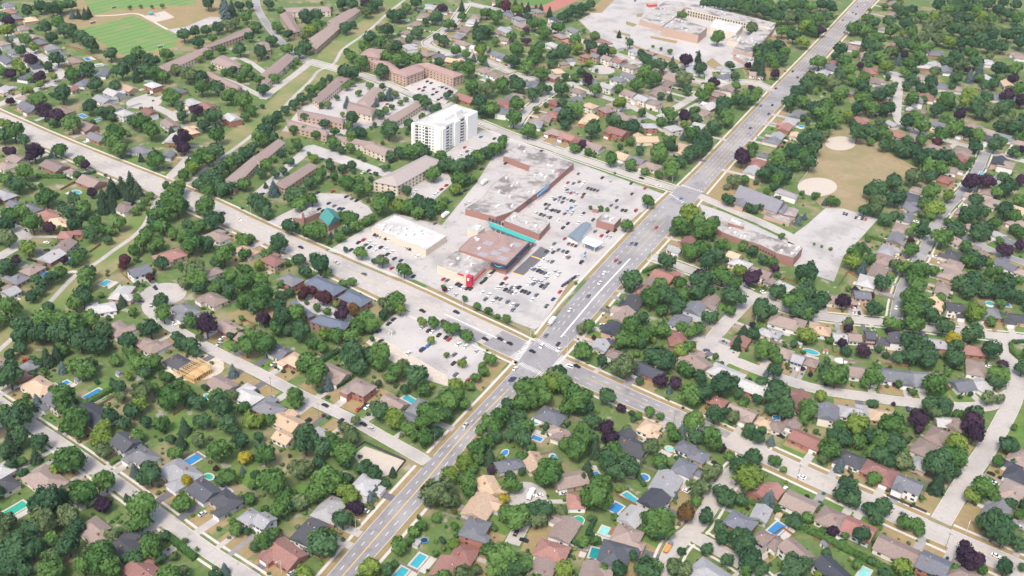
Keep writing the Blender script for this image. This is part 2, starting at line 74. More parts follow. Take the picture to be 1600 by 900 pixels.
(1200,450):"60,20,60d;150,90,80g;230,30,80d;200,150,60d;270,130,60d;15,140,50d;320,80,55d;350,60,45d;470,85,60p;240,160,60g;660,125,60d;540,20,25p;640,50,30r;900,70,90g;880,130,70g;960,140,60d;1020,180,60d;1000,100,45g;920,230,70g;780,220,60g;850,230,40d;760,270,30p;500,220,45w;500,260,35p;265,205,25b;250,300,65l;160,350,30d;460,350,35p;490,400,35d;590,390,55p;20,400,60g;60,450,40g;950,370,95d;880,340,70d;1000,430,80d;900,430,70d;820,430,50d;1100,250,65d;1280,285,75d;1160,330,60y;1170,370,55d;1170,440,70d;1200,490,30g;1290,160,70l;1400,210,40g;1270,120,40g;1400,390,75d;1440,540,75g;1470,490,40p;1430,590,55d;1590,510,50d;430,550,110g;650,570,75g;370,540,60d;215,500,18p;265,540,20p;60,660,110d;40,520,50d;100,760,80d;30,750,60d;205,655,28d;250,760,65g;220,820,50g;330,680,40l;650,730,38d;785,725,18p;1040,620,85g;1100,740,70d;1010,730,60d;1050,780,50w;940,820,75p;940,880,40p;1290,790,75d;1280,850,80p;1190,790,40g;560,850,90l;480,870,50g;780,860,90g;440,860,40g;820,600,30g;905,650,30g;1200,680,18d;1265,665,18d;1380,690,50w;1450,690,40w;790,585,15p;1450,100,35g;1480,190,25g;1110,130,25g;1430,20,60d;1250,20,60d;1350,20,50d;1500,40,60d;1580,60,50d;1540,870,25g;740,420,30d;1120,530,35g;1080,60,40g",
(0,675):"60,80,70c;120,50,70d;30,130,50d;250,70,65d;220,150,45c;440,170,110g;370,220,60l;60,210,45d;140,260,40d;620,30,70l;650,120,60w;490,10,50g;1130,60,50c;1240,60,50w;1090,140,50g;1370,120,90g;1530,160,55y;1500,60,60d;1420,280,65g;1350,225,22r;1515,240,22b;840,240,40b;940,270,90d;1170,315,42y;1060,340,18c;1140,440,70g;660,320,75g;530,400,100g;480,340,50g;640,450,60p;310,430,110d;250,480,80d;380,400,60d;790,410,25c;890,480,120g;880,560,80g;820,600,50w;700,650,55w;430,550,80w;400,500,60w;470,600,70d;280,580,90w;200,620,80d;100,720,110d;60,800,90d;200,740,80d;430,720,80d;350,770,60w;310,850,90g;620,790,120g;520,840,80g;700,850,80g;560,760,60w;950,730,90g;860,790,60d;930,660,50d;1020,650,45d;1160,680,22g;1230,735,18g;1475,615,48g;1405,860,40b;1080,780,35w;1590,720,40d;50,570,60w;1380,310,45d;1560,420,45g;1280,435,18d;40,870,60d;150,860,60d;1000,800,40d;1580,330,40g;860,30,50g;810,800,50d",
(400,675):"60,160,65g;30,100,50d;310,70,95d;420,110,75d;400,190,50d;540,130,80g;480,90,70g;280,230,80w;110,320,120g;180,400,70g;270,440,60w;230,460,50d;160,490,70g;430,320,110g;380,380,80g;500,300,70g;560,290,50d;560,370,60l;600,410,65l;650,390,40l;540,550,80d;620,480,55p;420,700,110d;350,660,50g;460,640,60g;710,400,40b;720,360,35b;660,230,60d;740,270,65d;810,320,40d;690,200,40g;855,250,32c;600,20,60w;1060,40,60g;1000,30,40g;1130,10,50d;1140,380,110w;1220,430,60w;1090,440,50w;1200,260,65l;1300,200,70l;1350,230,50g;1310,310,70g;1330,370,50g;1390,100,70g;1440,60,60g;1490,30,50d;1380,170,50g;1430,90,35b;1460,160,50c;1470,240,35p;890,720,60g;880,690,45g;990,620,45g;1030,590,40g;960,680,35g;1130,540,35g;1240,590,30g;1240,500,20o;1460,740,60g;1530,820,110g;1590,850,80d;1370,860,45w;700,860,80l;740,830,50l;820,870,45d;860,830,30g;1120,760,28g;1580,340,60g;1560,520,60g;1550,420,40y;1490,600,25g;60,690,70g;20,690,40w;110,640,50g;20,30,40d;1590,30,45d;1590,270,40d;470,760,30w;560,200,40d;440,20,35g",
(800,675):"70,50,70d;120,100,40g;430,60,90g;400,110,80g;340,90,50g;500,50,60d;450,20,50d;610,40,60p;520,110,50c;640,120,60g;600,190,80d;700,210,80d;650,260,70d;690,160,50g;870,90,65w;920,180,60g;930,220,40d;220,270,100g;240,220,80g;60,150,45g;60,250,30d;20,340,50g;470,230,50c;440,290,40c;530,400,110g;560,330,70g;490,440,70g;580,440,60g;40,530,100g;150,500,80d;200,500,80d;160,560,60w;40,830,80g;20,880,60g;310,500,45w;910,570,110g;960,620,70g;900,640,60d;840,540,50g;840,860,100d;890,830,60g;670,860,60d;1090,510,65o;1110,470,40w;1210,530,60d;1150,380,60w;1200,340,60w;1230,280,50w;1330,400,75d;1300,370,50d;1460,270,110l;1420,190,70d;1510,160,70d;1360,150,40g;1250,60,80g;1310,110,35p;1230,20,50g;1150,20,60d;1020,30,50g;1060,20,40b;1020,390,28b;1300,590,50d;1310,670,50d;1440,690,100d;1370,660,50g;1340,800,50d;1220,730,48d;1060,745,32d;1020,850,60w;1080,860,60w;990,810,30g;1490,800,100d;1460,870,60g;1550,860,60d;1440,430,50d;1590,430,50b;570,850,45g;450,690,45g;520,680,40g;760,780,40d;1550,560,25g;1540,30,50d;1470,10,40d;1150,440,40g;1100,320,25g;640,530,30g;1270,250,50w",
(1200,675):"20,50,35b;40,180,45g;95,235,25g;140,40,14d;390,120,75g;350,160,50w;370,90,60g;450,210,42b;480,50,60d;420,20,60d;560,60,60g;640,30,60d;700,60,70g;790,70,80d;640,130,50g;700,150,70d;750,180,60d;850,190,60w;605,150,25g;550,310,22g;660,300,50g;490,330,60d;450,390,60d;530,370,50d;520,430,60d;640,490,60d;720,480,60d;680,530,60d;860,570,55g;930,590,50g;950,620,40g;780,340,22c;800,320,20c;1070,200,110d;1150,150,90g;1180,90,80l;1120,270,60d;1060,330,60c;1170,180,60g;920,210,30d;1290,10,80p;1500,80,70d;1440,190,40g;1340,370,95g;1400,400,60g;1290,400,60l;1510,450,45d;1470,415,20p;1570,520,40g;1540,190,30d;1420,600,110d;1350,570,60g;1470,660,80d;1500,600,60g;1570,640,60w;1570,710,50d;1250,790,80p;1230,740,60p;1290,820,60p;1480,850,65d;1590,850,30d;1340,860,40g;170,550,60d;250,540,45g;15,410,40b;60,480,35d;410,615,42p;585,650,72d;160,850,100d;220,830,60d;340,620,30g;560,830,40g;370,885,40l;730,890,50d;840,430,15d;905,455,15d;960,410,20g;1180,870,40g;1170,250,40d",
}
CARS = {
(800,225):"185,42k;415,185g;565,210k;615,232s;745,245k;832,275r;750,310k;350,240r;385,245g;420,235g;450,240w;435,262w;330,270w;345,285g;475,275k;495,280k;515,285k;535,290g;345,303s;370,305r;385,300s;405,312s;450,312k;440,330r;250,335w;268,345g;300,332g;325,338k;345,345s;370,352k;388,357g;290,350s;315,362g;395,385s;370,397b;210,375k;232,380g;215,402g;235,410s;252,412k;272,415g;292,422k;345,415s;330,435g;380,420s;370,437s;150,432wv;180,438k;200,445g;220,452s;240,458k;290,475w;350,495k;320,522k;655,352k;620,382g;655,395g;690,412k;712,415k;775,415rv;810,213k;915,262w;448,432k;435,447w;508,472k;415,490w;355,622g;378,628r;400,635k;330,590r;265,622g;245,655w;215,668k;258,675k;290,660g;320,668g;345,675k;335,700w;355,708g;195,718w;222,730s;252,735g;435,738kv;560,572r;590,575s;615,580s;645,540k;600,548k;520,545g;140,782g;165,790k;185,798k;205,805g;270,795s;295,805s;285,825w;215,835s;120,835w;155,855s;135,872g;180,860s;185,885k;220,875g;320,882k;335,872d;350,862k;365,850g;380,840k;395,830k;410,822s;20,890w;45,895k;1155,183s;1055,342b;902,522r;745,622g;775,626d;650,727r;672,740g;578,806w;550,868w",
(680,400,6.925):"88,248r;130,262g;240,300k;270,316k;296,342w;345,348k;385,352k;645,152k;608,185k;585,215w;550,240k;535,262k;505,285k;765,240r;722,298k;768,305s;830,338g;866,346g;680,340w;712,340w;760,360k;795,375g;830,390g;860,398w;940,375k;975,385k;1012,400d;1095,420g;1052,468w;515,390w;585,415w;545,465g;620,490w;662,455g;705,465g;785,493g;840,522w;885,532g;842,578g;225,418s;165,350w;1030,240s;1070,262w;1105,255w;1145,275s;1020,300w;1068,302d;1150,328d;1182,340g;1215,302g;1205,240w;1075,145k;1115,158s;1152,172k;1190,185k;1225,195w;1040,140s;1305,165w;1335,185s;1305,215s;1165,35w;1212,50w;1272,65g;1350,385r;1385,325d;1278,465d;1205,540k;1125,110w;1185,140w",
(400,450):"860,195k;830,222k;765,268d;1038,245s;1078,265k;1105,272w;1143,293k;1188,308k;1207,320r;1265,350w;1310,365w;1378,393s;1240,415g;1300,440g;1235,470k;1247,540g;1040,385dv;1075,360b;1325,575r;1040,142k;1252,150k;1433,318k;1527,318k;1585,345k;1310,857s;1595,570d;955,408wv;780,330k;110,475s;95,688s;432,732k;322,835kv;530,830k;670,850k;720,877s;680,735k;695,745w;640,758r",
(800,450):"478,48g;362,137w;213,295g;288,350k;292,385w;185,365wv;127,395k;20,503w;8,570d;360,490wv;405,488k;568,230w;1215,388g;330,858k;1570,25w;305,20r;258,68k;215,110d",
(400,225):"745,565k;760,572g;775,580s;815,590k;835,598w;640,615k;672,598r;710,610w;740,630w;685,630g;712,645k;780,645k;812,655w;748,662w;855,672w;822,688k;865,715k;905,728k;945,650s;968,655k;1010,700w;850,775r;985,825k;595,660k;1120,495g;480,295r;455,370k;490,385g;385,302d;565,328d;600,340g;630,352k;520,402d;540,405d;395,405k;420,415k;1190,258r;1160,282r;1135,300w;1115,315w;1000,290w;980,320w;705,165k;670,180w;410,95d;770,95k;845,115k;1305,20r;1345,30w;1280,65w;1320,45g;1310,290k;1280,310d;1215,358g;1310,375s;1330,365w;1410,155k;1560,120k;280,645d;500,740s;675,812g;40,312d",
(0,225):"1395,430d;1495,472w;1060,148d;185,722k;225,732k;295,663k;290,615w;1440,578k",
(1200,450):"800,122w;570,155k;540,130w;150,490d;875,755d;823,810w;360,600k;1375,490w",
(0,450):"158,450r;945,105g;1085,222w;1370,350s;1390,315w;710,70s;970,0k",
(0,675):"1265,510s",(400,675):"220,880s;680,490w",
(800,675):"120,380wv;170,395w;300,370s;320,385s;75,675k;25,630k;1090,370w;1270,195k;1185,245k",
(1200,675):"212,280w;850,515g;1425,772w;515,235k;80,25k;105,355w;1395,260k;1465,290k;1490,300w;1415,320w",
(0,0):"825,595k",
(400,0):"970,530w;1070,508k;1095,518k;1020,555r;1045,565k;1055,545k;1110,555g;1130,575k;1105,590k;1140,540w;1165,545k;1190,552k;1160,610g;1140,622k;1300,862r;1285,877w;1405,855b;1490,865k;1405,775w;1550,710k;1070,195g;820,650r",
(800,0):"770,5k;440,415k;462,410k;630,420k;550,400k;1155,325d;1195,520g;1490,800k;1555,660b;650,635k;1050,560k;1130,495k",
(1200,0):"505,80w;530,78g;550,88k;468,125r;560,40b;605,30w;155,445k;185,483k;478,200k;50,552k;28,655k;5,710k",
(1200,225):"475,432k;492,438k;550,458k;573,460w;590,465k;612,470r;1010,680k;1045,705w;1080,745w;925,485w;795,710w",
}
# pools: x,y,length_m,width_m,shape(r rect,o oval,a above-ground),colour
POOLS = {
(0,0):"548,370,11,5rb;620,410,8,4rc;930,508,8,4oc;517,725,11,6rb;610,750,9,5rc;545,650,6,6ac;70,550,8,5rb",
(400,0):"945,130,6,6ac;1035,65,6,4oc;1070,35,5,5ac;1440,495,8,4rc",
(1200,0):"205,797,7,7ab;1340,575,8,4rc",
(0,225):"480,300,9,5oc;435,725,8,4rb;660,870,8,5rc;275,815,7,4rb",
(1200,225):"1060,75,8,4rc;1335,185,9,4rc",
(0,450):"585,665,12,6rb;400,600,7,4rb;1305,680,7,4oc",
(400,450):"965,700,11,5rc",
(800,450):"155,830,9,6ot",
(1200,450):"270,400,11,6oc;455,455,8,6ow;1385,105,6.5,6.5ac;1475,105,9,5rb;50,820,5,5ab",
(0,675):"1210,170,11,6rb;100,480,12,6rg;1305,280,6,4og;1415,370,5,4rb",
(400,675):"200,70,4,4ab;1555,140,7,4ab;1015,805,10,5rc;905,885,9,5rc",
(800,675):"155,40,7,4rb;265,168,9,4.5oc;520,265,5,4rb;825,285,6,6ob;740,412,10,4.5rc;650,475,8,6rb;600,625,9,6rm;517,758,8,5rt;415,560,6.5,6.5ag;985,105,5,4om",
(1200,675):"55,605,11,6rb;600,885,9,5rm",
}
R = random.Random(7)
# ---------------------------------------------------------------- materials
MATS = {}
def mat(name, col, rough=.85, var=.12, scale=.6, obj=False, stain=None, metallic=0., spec=.3, bump=0., big=None, trans=None):
    if name in MATS: return MATS[name]
    m = bpy.data.materials.new(name); m.use_nodes = True; MATS[name] = m
    t = m.node_tree; N = t.nodes.new; L = t.links.new; b = t.nodes["Principled BSDF"]
    b.inputs["Roughness"].default_value = rough; b.inputs["Metallic"].default_value = metallic
    b.inputs["Specular IOR Level"].default_value = spec
    tc = N("ShaderNodeTexCoord")
    geo = N("ShaderNodeNewGeometry")
    coord = tc.outputs["Object"] if obj else geo.outputs["Position"]
    if obj:
        oi = N("ShaderNodeObjectInfo"); src = oi.outputs["Color"]
    else:
        rgb = N("ShaderNodeRGB"); rgb.outputs[0].default_value = (*col, 1); src = rgb.outputs[0]
    n1 = N("ShaderNodeTexNoise"); n1.inputs["Scale"].default_value = scale; n1.inputs["Detail"].default_value = 5; n1.inputs["Roughness"].default_value = .65
    L(coord, n1.inputs["Vector"])
    mr = N("ShaderNodeMapRange"); mr.inputs[1].default_value = .25; mr.inputs[2].default_value = .75
    mr.inputs[3].default_value = 1-var*1.6; mr.inputs[4].default_value = 1+var*1.6; L(n1.outputs["Fac"], mr.inputs[0])
    mul = N("ShaderNodeMix"); mul.data_type = 'RGBA'; mul.blend_type = 'MULTIPLY'; mul.inputs[0].default_value = 1
    L(src, mul.inputs[6]); L(mr.outputs[0], mul.inputs[7]); out = mul.outputs[2]
    for st in ([stain] if stain and not isinstance(stain, list) else (stain or [])):
        scol, sscale, lo, hi, amt = st
        n2 = N("ShaderNodeTexNoise"); n2.inputs["Scale"].default_value = sscale; n2.inputs["Detail"].default_value = 4; L(coord, n2.inputs["Vector"])
        m2 = N("ShaderNodeMapRange"); m2.inputs[1].default_value = lo; m2.inputs[2].default_value = hi; m2.inputs[3].default_value = 0; m2.inputs[4].default_value = amt
        L(n2.outputs["Fac"], m2.inputs[0])
        mx = N("ShaderNodeMix"); mx.data_type = 'RGBA'; L(m2.outputs[0], mx.inputs[0]); L(out, mx.inputs[6]); mx.inputs[7].default_value = (*scol, 1); out = mx.outputs[2]
    L(out, b.inputs["Base Color"])
    if bump:
        bp = N("ShaderNodeBump"); bp.inputs["Strength"].default_value = bump; bp.inputs["Distance"].default_value = .3; L(n1.outputs["Fac"], bp.inputs["Height"]); L(bp.outputs[0], b.inputs["Normal"])
    return m
def leafmat(name, col, col2):
    m = bpy.data.materials.new(name); m.use_nodes = True; MATS[name] = m
    t = m.node_tree; N = t.nodes.new; L = t.links.new; b = t.nodes["Principled BSDF"]
    b.inputs["Roughness"].default_value = .75; b.inputs["Specular IOR Level"].default_value = .15
    oi = N("ShaderNodeObjectInfo"); at = N("ShaderNodeAttribute"); at.attribute_name = "tint"
    ad = N("ShaderNodeMath"); ad.operation = 'ADD'; L(oi.outputs["Random"], ad.inputs[0]); L(at.outputs["Fac"], ad.inputs[1])
    fr = N("ShaderNodeMath"); fr.operation = 'FRACT'; L(ad.outputs[0], fr.inputs[0])
    a2 = N("ShaderNodeAttribute"); a2.attribute_name = "leaf"
    mx = N("ShaderNodeMix"); mx.data_type = 'RGBA'; mx.inputs[6].default_value = (*col, 1); mx.inputs[7].default_value = (*col2, 1)
    s = N("ShaderNodeMath"); s.operation = 'MULTIPLY_ADD'; s.inputs[1].default_value = .62; L(fr.outputs[0], s.inputs[0])
    s2 = N("ShaderNodeMath"); s2.operation = 'MULTIPLY'; s2.inputs[1].default_value = .42; L(a2.outputs["Fac"], s2.inputs[0]); L(s2.outputs[0], s.inputs[2])
    L(s.outputs[0], mx.inputs[0]); L(mx.outputs[2], b.inputs["Base Color"])
    tr = N("ShaderNodeBsdfTranslucent"); L(mx.outputs[2], tr.inputs[0])
    ms = N("ShaderNodeMixShader"); ms.inputs[0].default_value = .32; L(b.outputs[0], ms.inputs[1]); L(tr.outputs[0], ms.inputs[2])
    L(ms.outputs[0], t.nodes["Material Output"].inputs[0])
    return m
LEAF = {'d': leafmat("leaf_dark", (.028, .080, .040), (.094, .182, .076)), 'g': leafmat("leaf_mid", (.044, .120, .032), (.150, .265, .072)),
        'l': leafmat("leaf_light", (.105, .185, .032), (.25, .33, .072)), 'w': leafmat("leaf_olive", (.075, .128, .050), (.19, .245, .11)),
        'p': leafmat("leaf_purple", (.026, .016, .034), (.090, .048, .080)), 'r': leafmat("leaf_red", (.05, .018, .024), (.13, .048, .055)),
        'y': leafmat("leaf_yellow", (.27, .24, .02), (.45, .38, .05)), 'o': leafmat("leaf_rust", (.13, .075, .03), (.22, .13, .05)),
        'c': leafmat("needle_dark", (.024, .058, .032), (.075, .125, .064)), 'b': leafmat("needle_blue", (.060, .108, .106), (.15, .205, .20))}
BARK = mat("bark", (.09, .07, .055), .95, .3, 3)
PAVE = mat("concrete_paving", (.41, .378, .345), .9, .07, .5, stain=[((.285, .27, .26), .035, .5, .65, .6), ((.22, .21, .20), .22, .60, .74, .5)])
LOT = mat("lot_paving", (.41, .385, .36), .9, .08, .6, stain=[((.285, .27, .26), .04, .48, .62, .7), ((.19, .18, .175), .2, .58, .72, .6), ((.48, .455, .43), .012, .5, .6, .5)])
ASPH = mat("grey_asphalt", (.235, .225, .225), .9, .08, .4, stain=[((.33, .315, .305), .035, .45, .6, .7), ((.15, .145, .15), .09, .58, .68, .5), ((.13, .125, .13), .3, .62, .75, .5)])
DARKA = mat("dark_asphalt", (.125, .12, .13), .9, .12, .6)
WALKM = mat("sidewalk_concrete", (.52, .48, .43), .9, .06, 1)
KERBM = mat("kerb_concrete", (.50, .47, .43), .9, .08, 1)
TANG = mat("dry_grass", (.275, .205, .105), .95, .12, .25, stain=[((.20, .19, .075), .06, .45, .7, .6)], bump=.3)
GREENG = mat("green_grass", (.095, .175, .038), .95, .14, .3, stain=[((.20, .18, .07), .08, .5, .75, .5)], bump=.3)
TURF = mat("mown_turf", (.095, .185, .045), .95, .1, .3)
SAND = mat("sand", (.46, .405, .335), .95, .07, .6)
DIRT = mat("bare_dirt", (.50, .43, .35), .95, .15, .5)
WHITEP = mat("white_road_paint", (.66, .65, .63), .7, .15, .8, stain=[((.36,.35,.345), .5, .5, .7, .7)])
YELP = mat("yellow_road_paint", (.62, .43, .13), .7, .1, .8)
ROOFM = mat("shingle", (.2, .2, .2), .92, .16, 1.1, obj=True, bump=.2)
WALLM = mat("house_wall", (.6, .6, .6), .85, .07, 1.2, obj=True)
FLAT = mat("flat_roof_gravel", (.385, .36, .335), .95, .14, .35, stain=[((.15, .135, .13), .07, .52, .62, .85), ((.23, .205, .19), .22, .52, .66, .7), ((.47, .43, .40), .11, .60, .70, .6)])
FLATW = mat("flat_roof_white", (.50, .485, .46), .9, .08, .4, stain=[((.34, .325, .31), .07, .5, .68, .7), ((.28, .27, .26), .3, .6, .72, .5)])
TERRA = mat("flat_roof_terracotta", (.30, .205, .178), .95, .12, .3, stain=[((.21, .17, .165), .06, .55, .70, .7)])
BRICK = mat("red_brick", (.31, .165, .138), .9, .12, 1.5)
TBRICK = mat("tan_brick", (.44, .315, .245), .9, .1, 1.5)
CREAM = mat("cream_wall", (.62, .53, .42), .9, .06, 1)
WHITEW = mat("white_wall", (.78, .765, .73), .85, .05, .8)
GLASS = mat("window_glass", (.05, .06, .075), .15, .2, .8, spec=.6)
WHITE = mat("white_trim", (.78, .77, .75), .6, .04, 1)
TEAL = mat("teal_metal", (.045, .36, .31), .5, .08, .6)
TEALR = mat("teal_roof", (.10, .29, .27), .6, .08, .6)
REDS = mat("red_sign", (.50, .035, .07), .5, .05, .6)
BLUES = mat("blue_sign", (.10, .30, .52), .5, .05, .6)
NAVY = mat("navy_sign", (.03, .05, .09), .5, .05, .6)
METAL = mat("grey_metal", (.42, .42, .42), .45, .05, 1, metallic=.6)
DMET = mat("dark_metal", (.06, .06, .065), .5, .05, 1)
LGREY = mat("light_grey_metal", (.58, .58, .57), .5, .05, 1)
WOOD = mat("fence_wood", (.26, .13, .065), .9, .2, 1)
GWOOD = mat("grey_wood", (.24, .20, .17), .9, .2, 1)
LUMBER = mat("fresh_lumber", (.62, .42, .20), .85, .1, 1)
TYRE = mat("tyre", (.02, .02, .02), .9, .1, 2)
CARP = mat("car_paint", (.5, .5, .5), .3, .03, 1, obj=True, spec=.5)
CARG = mat("car_glass", (.02, .024, .03), .12, .05, 1, spec=.6)
REDTR = mat("running_track", (.36, .15, .115), .95, .08, .3)
PWATER = {k: mat("pool_water_"+k, c, .08, .1, .5, spec=.5) for k, c in
          {'b': (.035, .20, .42), 'c': (.045, .31, .36), 't': (.015, .24, .26), 'm': (.22, .52, .48), 'g': (.03, .32, .20), 'w': (.66, .72, .74)}.items()}
GROUND = mat("ground_yards", (.105, .158, .048), .95, .2, .3,
             stain=[((.265, .215, .125), .030, .50, .60, .8), ((.085, .140, .036), .05, .50, .60, .85), ((.33, .30, .25), .09, .62, .68, .75), ((.20, .16, .10), .16, .60, .68, .7)], bump=.3)

# ---------------------------------------------------------------- mesh helpers
def mesh(name, V, F, m=None, smooth=False):
    me = bpy.data.meshes.new(name); me.from_pydata([tuple(v) for v in V], [], F); me.update()
    if m: me.materials.append(m)
    return me
def put(name, me, parent=None, loc=None, rot=None, sc=None, color=None, **props):
    o = bpy.data.objects.new(name, me); COL.objects.link(o)
    if parent: o.parent = parent
    if loc is not None: o.location = loc
    if rot is not None: o.rotation_euler = (0, 0, rot)
    if sc is not None: o.scale = sc
    if color is not None: o.color = (*color, 1)
    for k, v in props.items(): o[k] = v
    return o
def thing(name, loc, rot=0, label=None, category=None, group=None):
    o = put(name, None, loc=loc, rot=rot); o.empty_display_size = 1
    if label: o["label"] = label
    if category: o["category"] = category
    if group: o["group"] = group
    return o
class MB:
    def __init__(s): s.V, s.F = [], []
    def add(s, V, F):
        n = len(s.V); s.V += [tuple(v) for v in V]; s.F += [tuple(i+n for i in f) for f in F]; return s
    def box(s, x0, x1, y0, y1, z0, z1):
        return s.add([(x0,y0,z0),(x1,y0,z0),(x1,y1,z0),(x0,y1,z0),(x0,y0,z1),(x1,y0,z1),(x1,y1,z1),(x0,y1,z1)],
                     [(0,3,2,1),(4,5,6,7),(0,1,5,4),(1,2,6,5),(2,3,7,6),(3,0,4,7)])
    def prism(s, poly, z0, z1):
        n = len(poly); V = [(p[0],p[1],z0) for p in poly]+[(p[0],p[1],z1) for p in poly]
        return s.add(V, [tuple(range(n, 2*n)), tuple(range(n-1,-1,-1))]+[(i,(i+1)%n,n+(i+1)%n,n+i) for i in range(n)])
    def tube(s, p, q, r0, r1, n=6):
        p, q = Vector(p), Vector(q); d = (q-p).normalized(); a = d.orthogonal().normalized(); b = d.cross(a)
        V = []
        for c, r in ((p, r0), (q, r1)):
            V += [c+(a*math.cos(2*math.pi*i/n)+b*math.sin(2*math.pi*i/n))*r for i in range(n)]
        return s.add(V, [(i,(i+1)%n,n+(i+1)%n,n+i) for i in range(n)]+[tuple(range(n-1,-1,-1)), tuple(range(n,2*n))])
    def mesh(s, name, m): return mesh(name, s.V, s.F, m)
UBOX = {}
def ubox(m):
    if m.name not in UBOX: UBOX[m.name] = MB().box(-.5,.5,-.5,.5,0,1).mesh("box_"+m.name, m)
    return UBOX[m.name]
def ccw(poly):
    a = sum(poly[i][0]*poly[(i+1)%len(poly)][1]-poly[(i+1)%len(poly)][0]*poly[i][1] for i in range(len(poly)))
    return poly if a > 0 else poly[::-1]
def inpoly(p, poly):
    x, y = p[0], p[1]; c = False; n = len(poly); j = n-1
    for i in range(n):
        xi, yi, xj, yj = poly[i][0], poly[i][1], poly[j][0], poly[j][1]
        if (yi > y) != (yj > y) and x < (xj-xi)*(y-yi)/(yj-yi)+xi: c = not c
        j = i
    return c
def resample(P, step):
    out = [Vector((P[0][0], P[0][1]))]
    for a, b in zip(P[:-1], P[1:]):
        a, b = Vector((a[0],a[1])), Vector((b[0],b[1])); n = max(1, round((b-a).length/step))
        out += [a.lerp(b, i/n) for i in range(1, n+1)]
    return out
def smooth(P, it=2):
    P = [Vector((p[0],p[1])) for p in P]
    for _ in range(it):
        Q = [P[0]]
        for a, b in zip(P[:-1], P[1:]): Q += [a.lerp(b,.25), a.lerp(b,.75)]
        Q.append(P[-1]); P = Q
    return P
def normals(P):
    out = []
    for i in range(len(P)):
        t = (P[min(i+1,len(P)-1)]-P[max(i-1,0)]).normalized(); out.append(Vector((-t.y, t.x)))
    return out
def offset(P, d): return [p+n*d for p, n in zip(P, normals(P))]
def strip(A, B, z):
    n = len(A); return [(p.x,p.y,z) for p in A]+[(p.x,p.y,z) for p in B], [(i,i+1,n+i+1,n+i) for i in range(n-1)]
def G(pts): return [Vector(U(*p)[:2]) for p in pts]
def TG(o, pts, s=4.): return [Vector(U(o[0]+x/s, o[1]+y/s)[:2]) for x, y in pts]

# ---------------------------------------------------------------- ground
def sheet(name, poly, z, m, **kw):
    poly = ccw([(p[0],p[1]) for p in poly]); kw.setdefault("kind", "structure")
    return put(name, mesh(name, [(p[0],p[1],z) for p in poly], [tuple(range(len(poly)))], m), **kw)
sheet("ground", [(-3500,-900),(3500,-900),(3500,6000),(-3500,6000)], 0, GROUND)

# ---------------------------------------------------------------- roads: two kerb lines each
ROADS = []   # dict name,left,right,center,half,mat,walk
def road_edges(name, Lp, Rp, m, walk, z):
    Lw, Rw = smooth(G(Lp),1), smooth(G(Rp),1)
    Lr, Rr = resample(Lw, 4), resample(Rw, 4)
    n = max(len(Lr), len(Rr))
    def at(P, t):
        f = t*(len(P)-1); i = min(int(f), len(P)-2); return P[i].lerp(P[i+1], f-i)
    Lr = [at(Lr, i/(n-1)) for i in range(n)]; Rr = [at(Rr, i/(n-1)) for i in range(n)]
    ROADS.append(dict(name=name, L=Lr, R=Rr, C=[(a+b)/2 for a, b in zip(Lr,Rr)], H=[(a-b).length/2 for a, b in zip(Lr,Rr)], m=m, walk=walk, z=z))
def road(name, pts, w, m, walk=1.4, z=.05, ends=None):
    C = resample(smooth(G(pts), 2), 4)
    ROADS.append(dict(name=name, L=offset(C, w/2), R=offset(C, -w/2), C=C, H=[w/2]*len(C), m=m, walk=walk, z=z))
road_edges("main_road", [(455,965),(514,898),(589,810),(654,738),(712,675),(800,582),(829,547),(850,519),(889,470),(910,447),(960,393),(1045,303),(1067,293),(1172,180),(1214,135),(1280,67),(1342,0),(1400,-60)],
           [(500,965),(560,898),(638,810),(690,750),(742,678),(800,620),(846,580),(885,542),(940,479),(960,455),(1000,413),(1065,342),(1097,300),(1200,185),(1236,146),(1290,84),(1367,0),(1424,-60)], ASPH, 1.7, .055)
road_edges("cross_road", [(-80,141),(0,175),(90,215),(200,259),(275,288),(355,322),(400,345),(505,390),(645,449),(720,485),(800,522),(838,541),(880,560),(940,587),(1012,620),(1087,652),(1150,679),(1200,702),(1307,750),(1450,812),(1600,877),(1700,921)],
           [(-80,168),(0,202),(55,223),(103,243),(167,271),(245,304),(350,350),(400,373),(457,399),(560,447),(640,487),(745,534),(800,560),(845,580),(887,592),(930,612),(1050,663),(1120,692),(1200,727),(1297,772),(1390,814),(1477,853),(1550,886),(1660,936)], PAVE, 1.7, .05)
road("plaza_back_street", [(480,95),(525,107),(570,118),(610,134),(660,155),(700,170),(742,188),(800,213),(850,228),(900,245),(950,262),(1000,279),(1080,303)], 9, PAVE)
road("side_street", [(1018,400),(1060,415),(1110,434),(1170,457),(1200,472),(1225,481),(1282,496),(1380,503),(1450,513),(1500,519),(1600,529),(1680,538)], 8.5, PAVE)
road("court_street", [(1178,460),(1150,488),(1120,520),(1108,538),(1130,556),(1165,571),(1200,584),(1232,595),(1280,610),(1375,623),(1440,631),(1540,640),(1590,610)], 9, PAVE, 0)
road("loop_street", [(1470,815),(1490,782),(1512,745),(1550,690),(1572,650),(1588,615),(1588,585),(1573,555),(1562,526)], 10, PAVE, 0)
road("upper_right_street", [(1400,499),(1404,470),(1414,440),(1440,400),(1465,345),(1482,322),(1510,295),(1530,262),(1540,236)], 8, ASPH)
road("far_right_street", [(1465,345),(1490,362),(1520,378),(1560,396),(1640,425)], 8, ASPH, 0)
road("far_court_street", [(1396,112),(1405,135),(1402,160),(1400,190),(1430,205),(1470,217),(1540,236),(1600,252),(1680,272)], 8, PAVE, 0)
road("left_street", [(668,722),(640,706),(600,684),(560,660),(500,632),(440,602),(400,580),(345,554),(295,527),(250,500),(228,480),(240,465),(255,460)], 7.6, PAVE, 0)
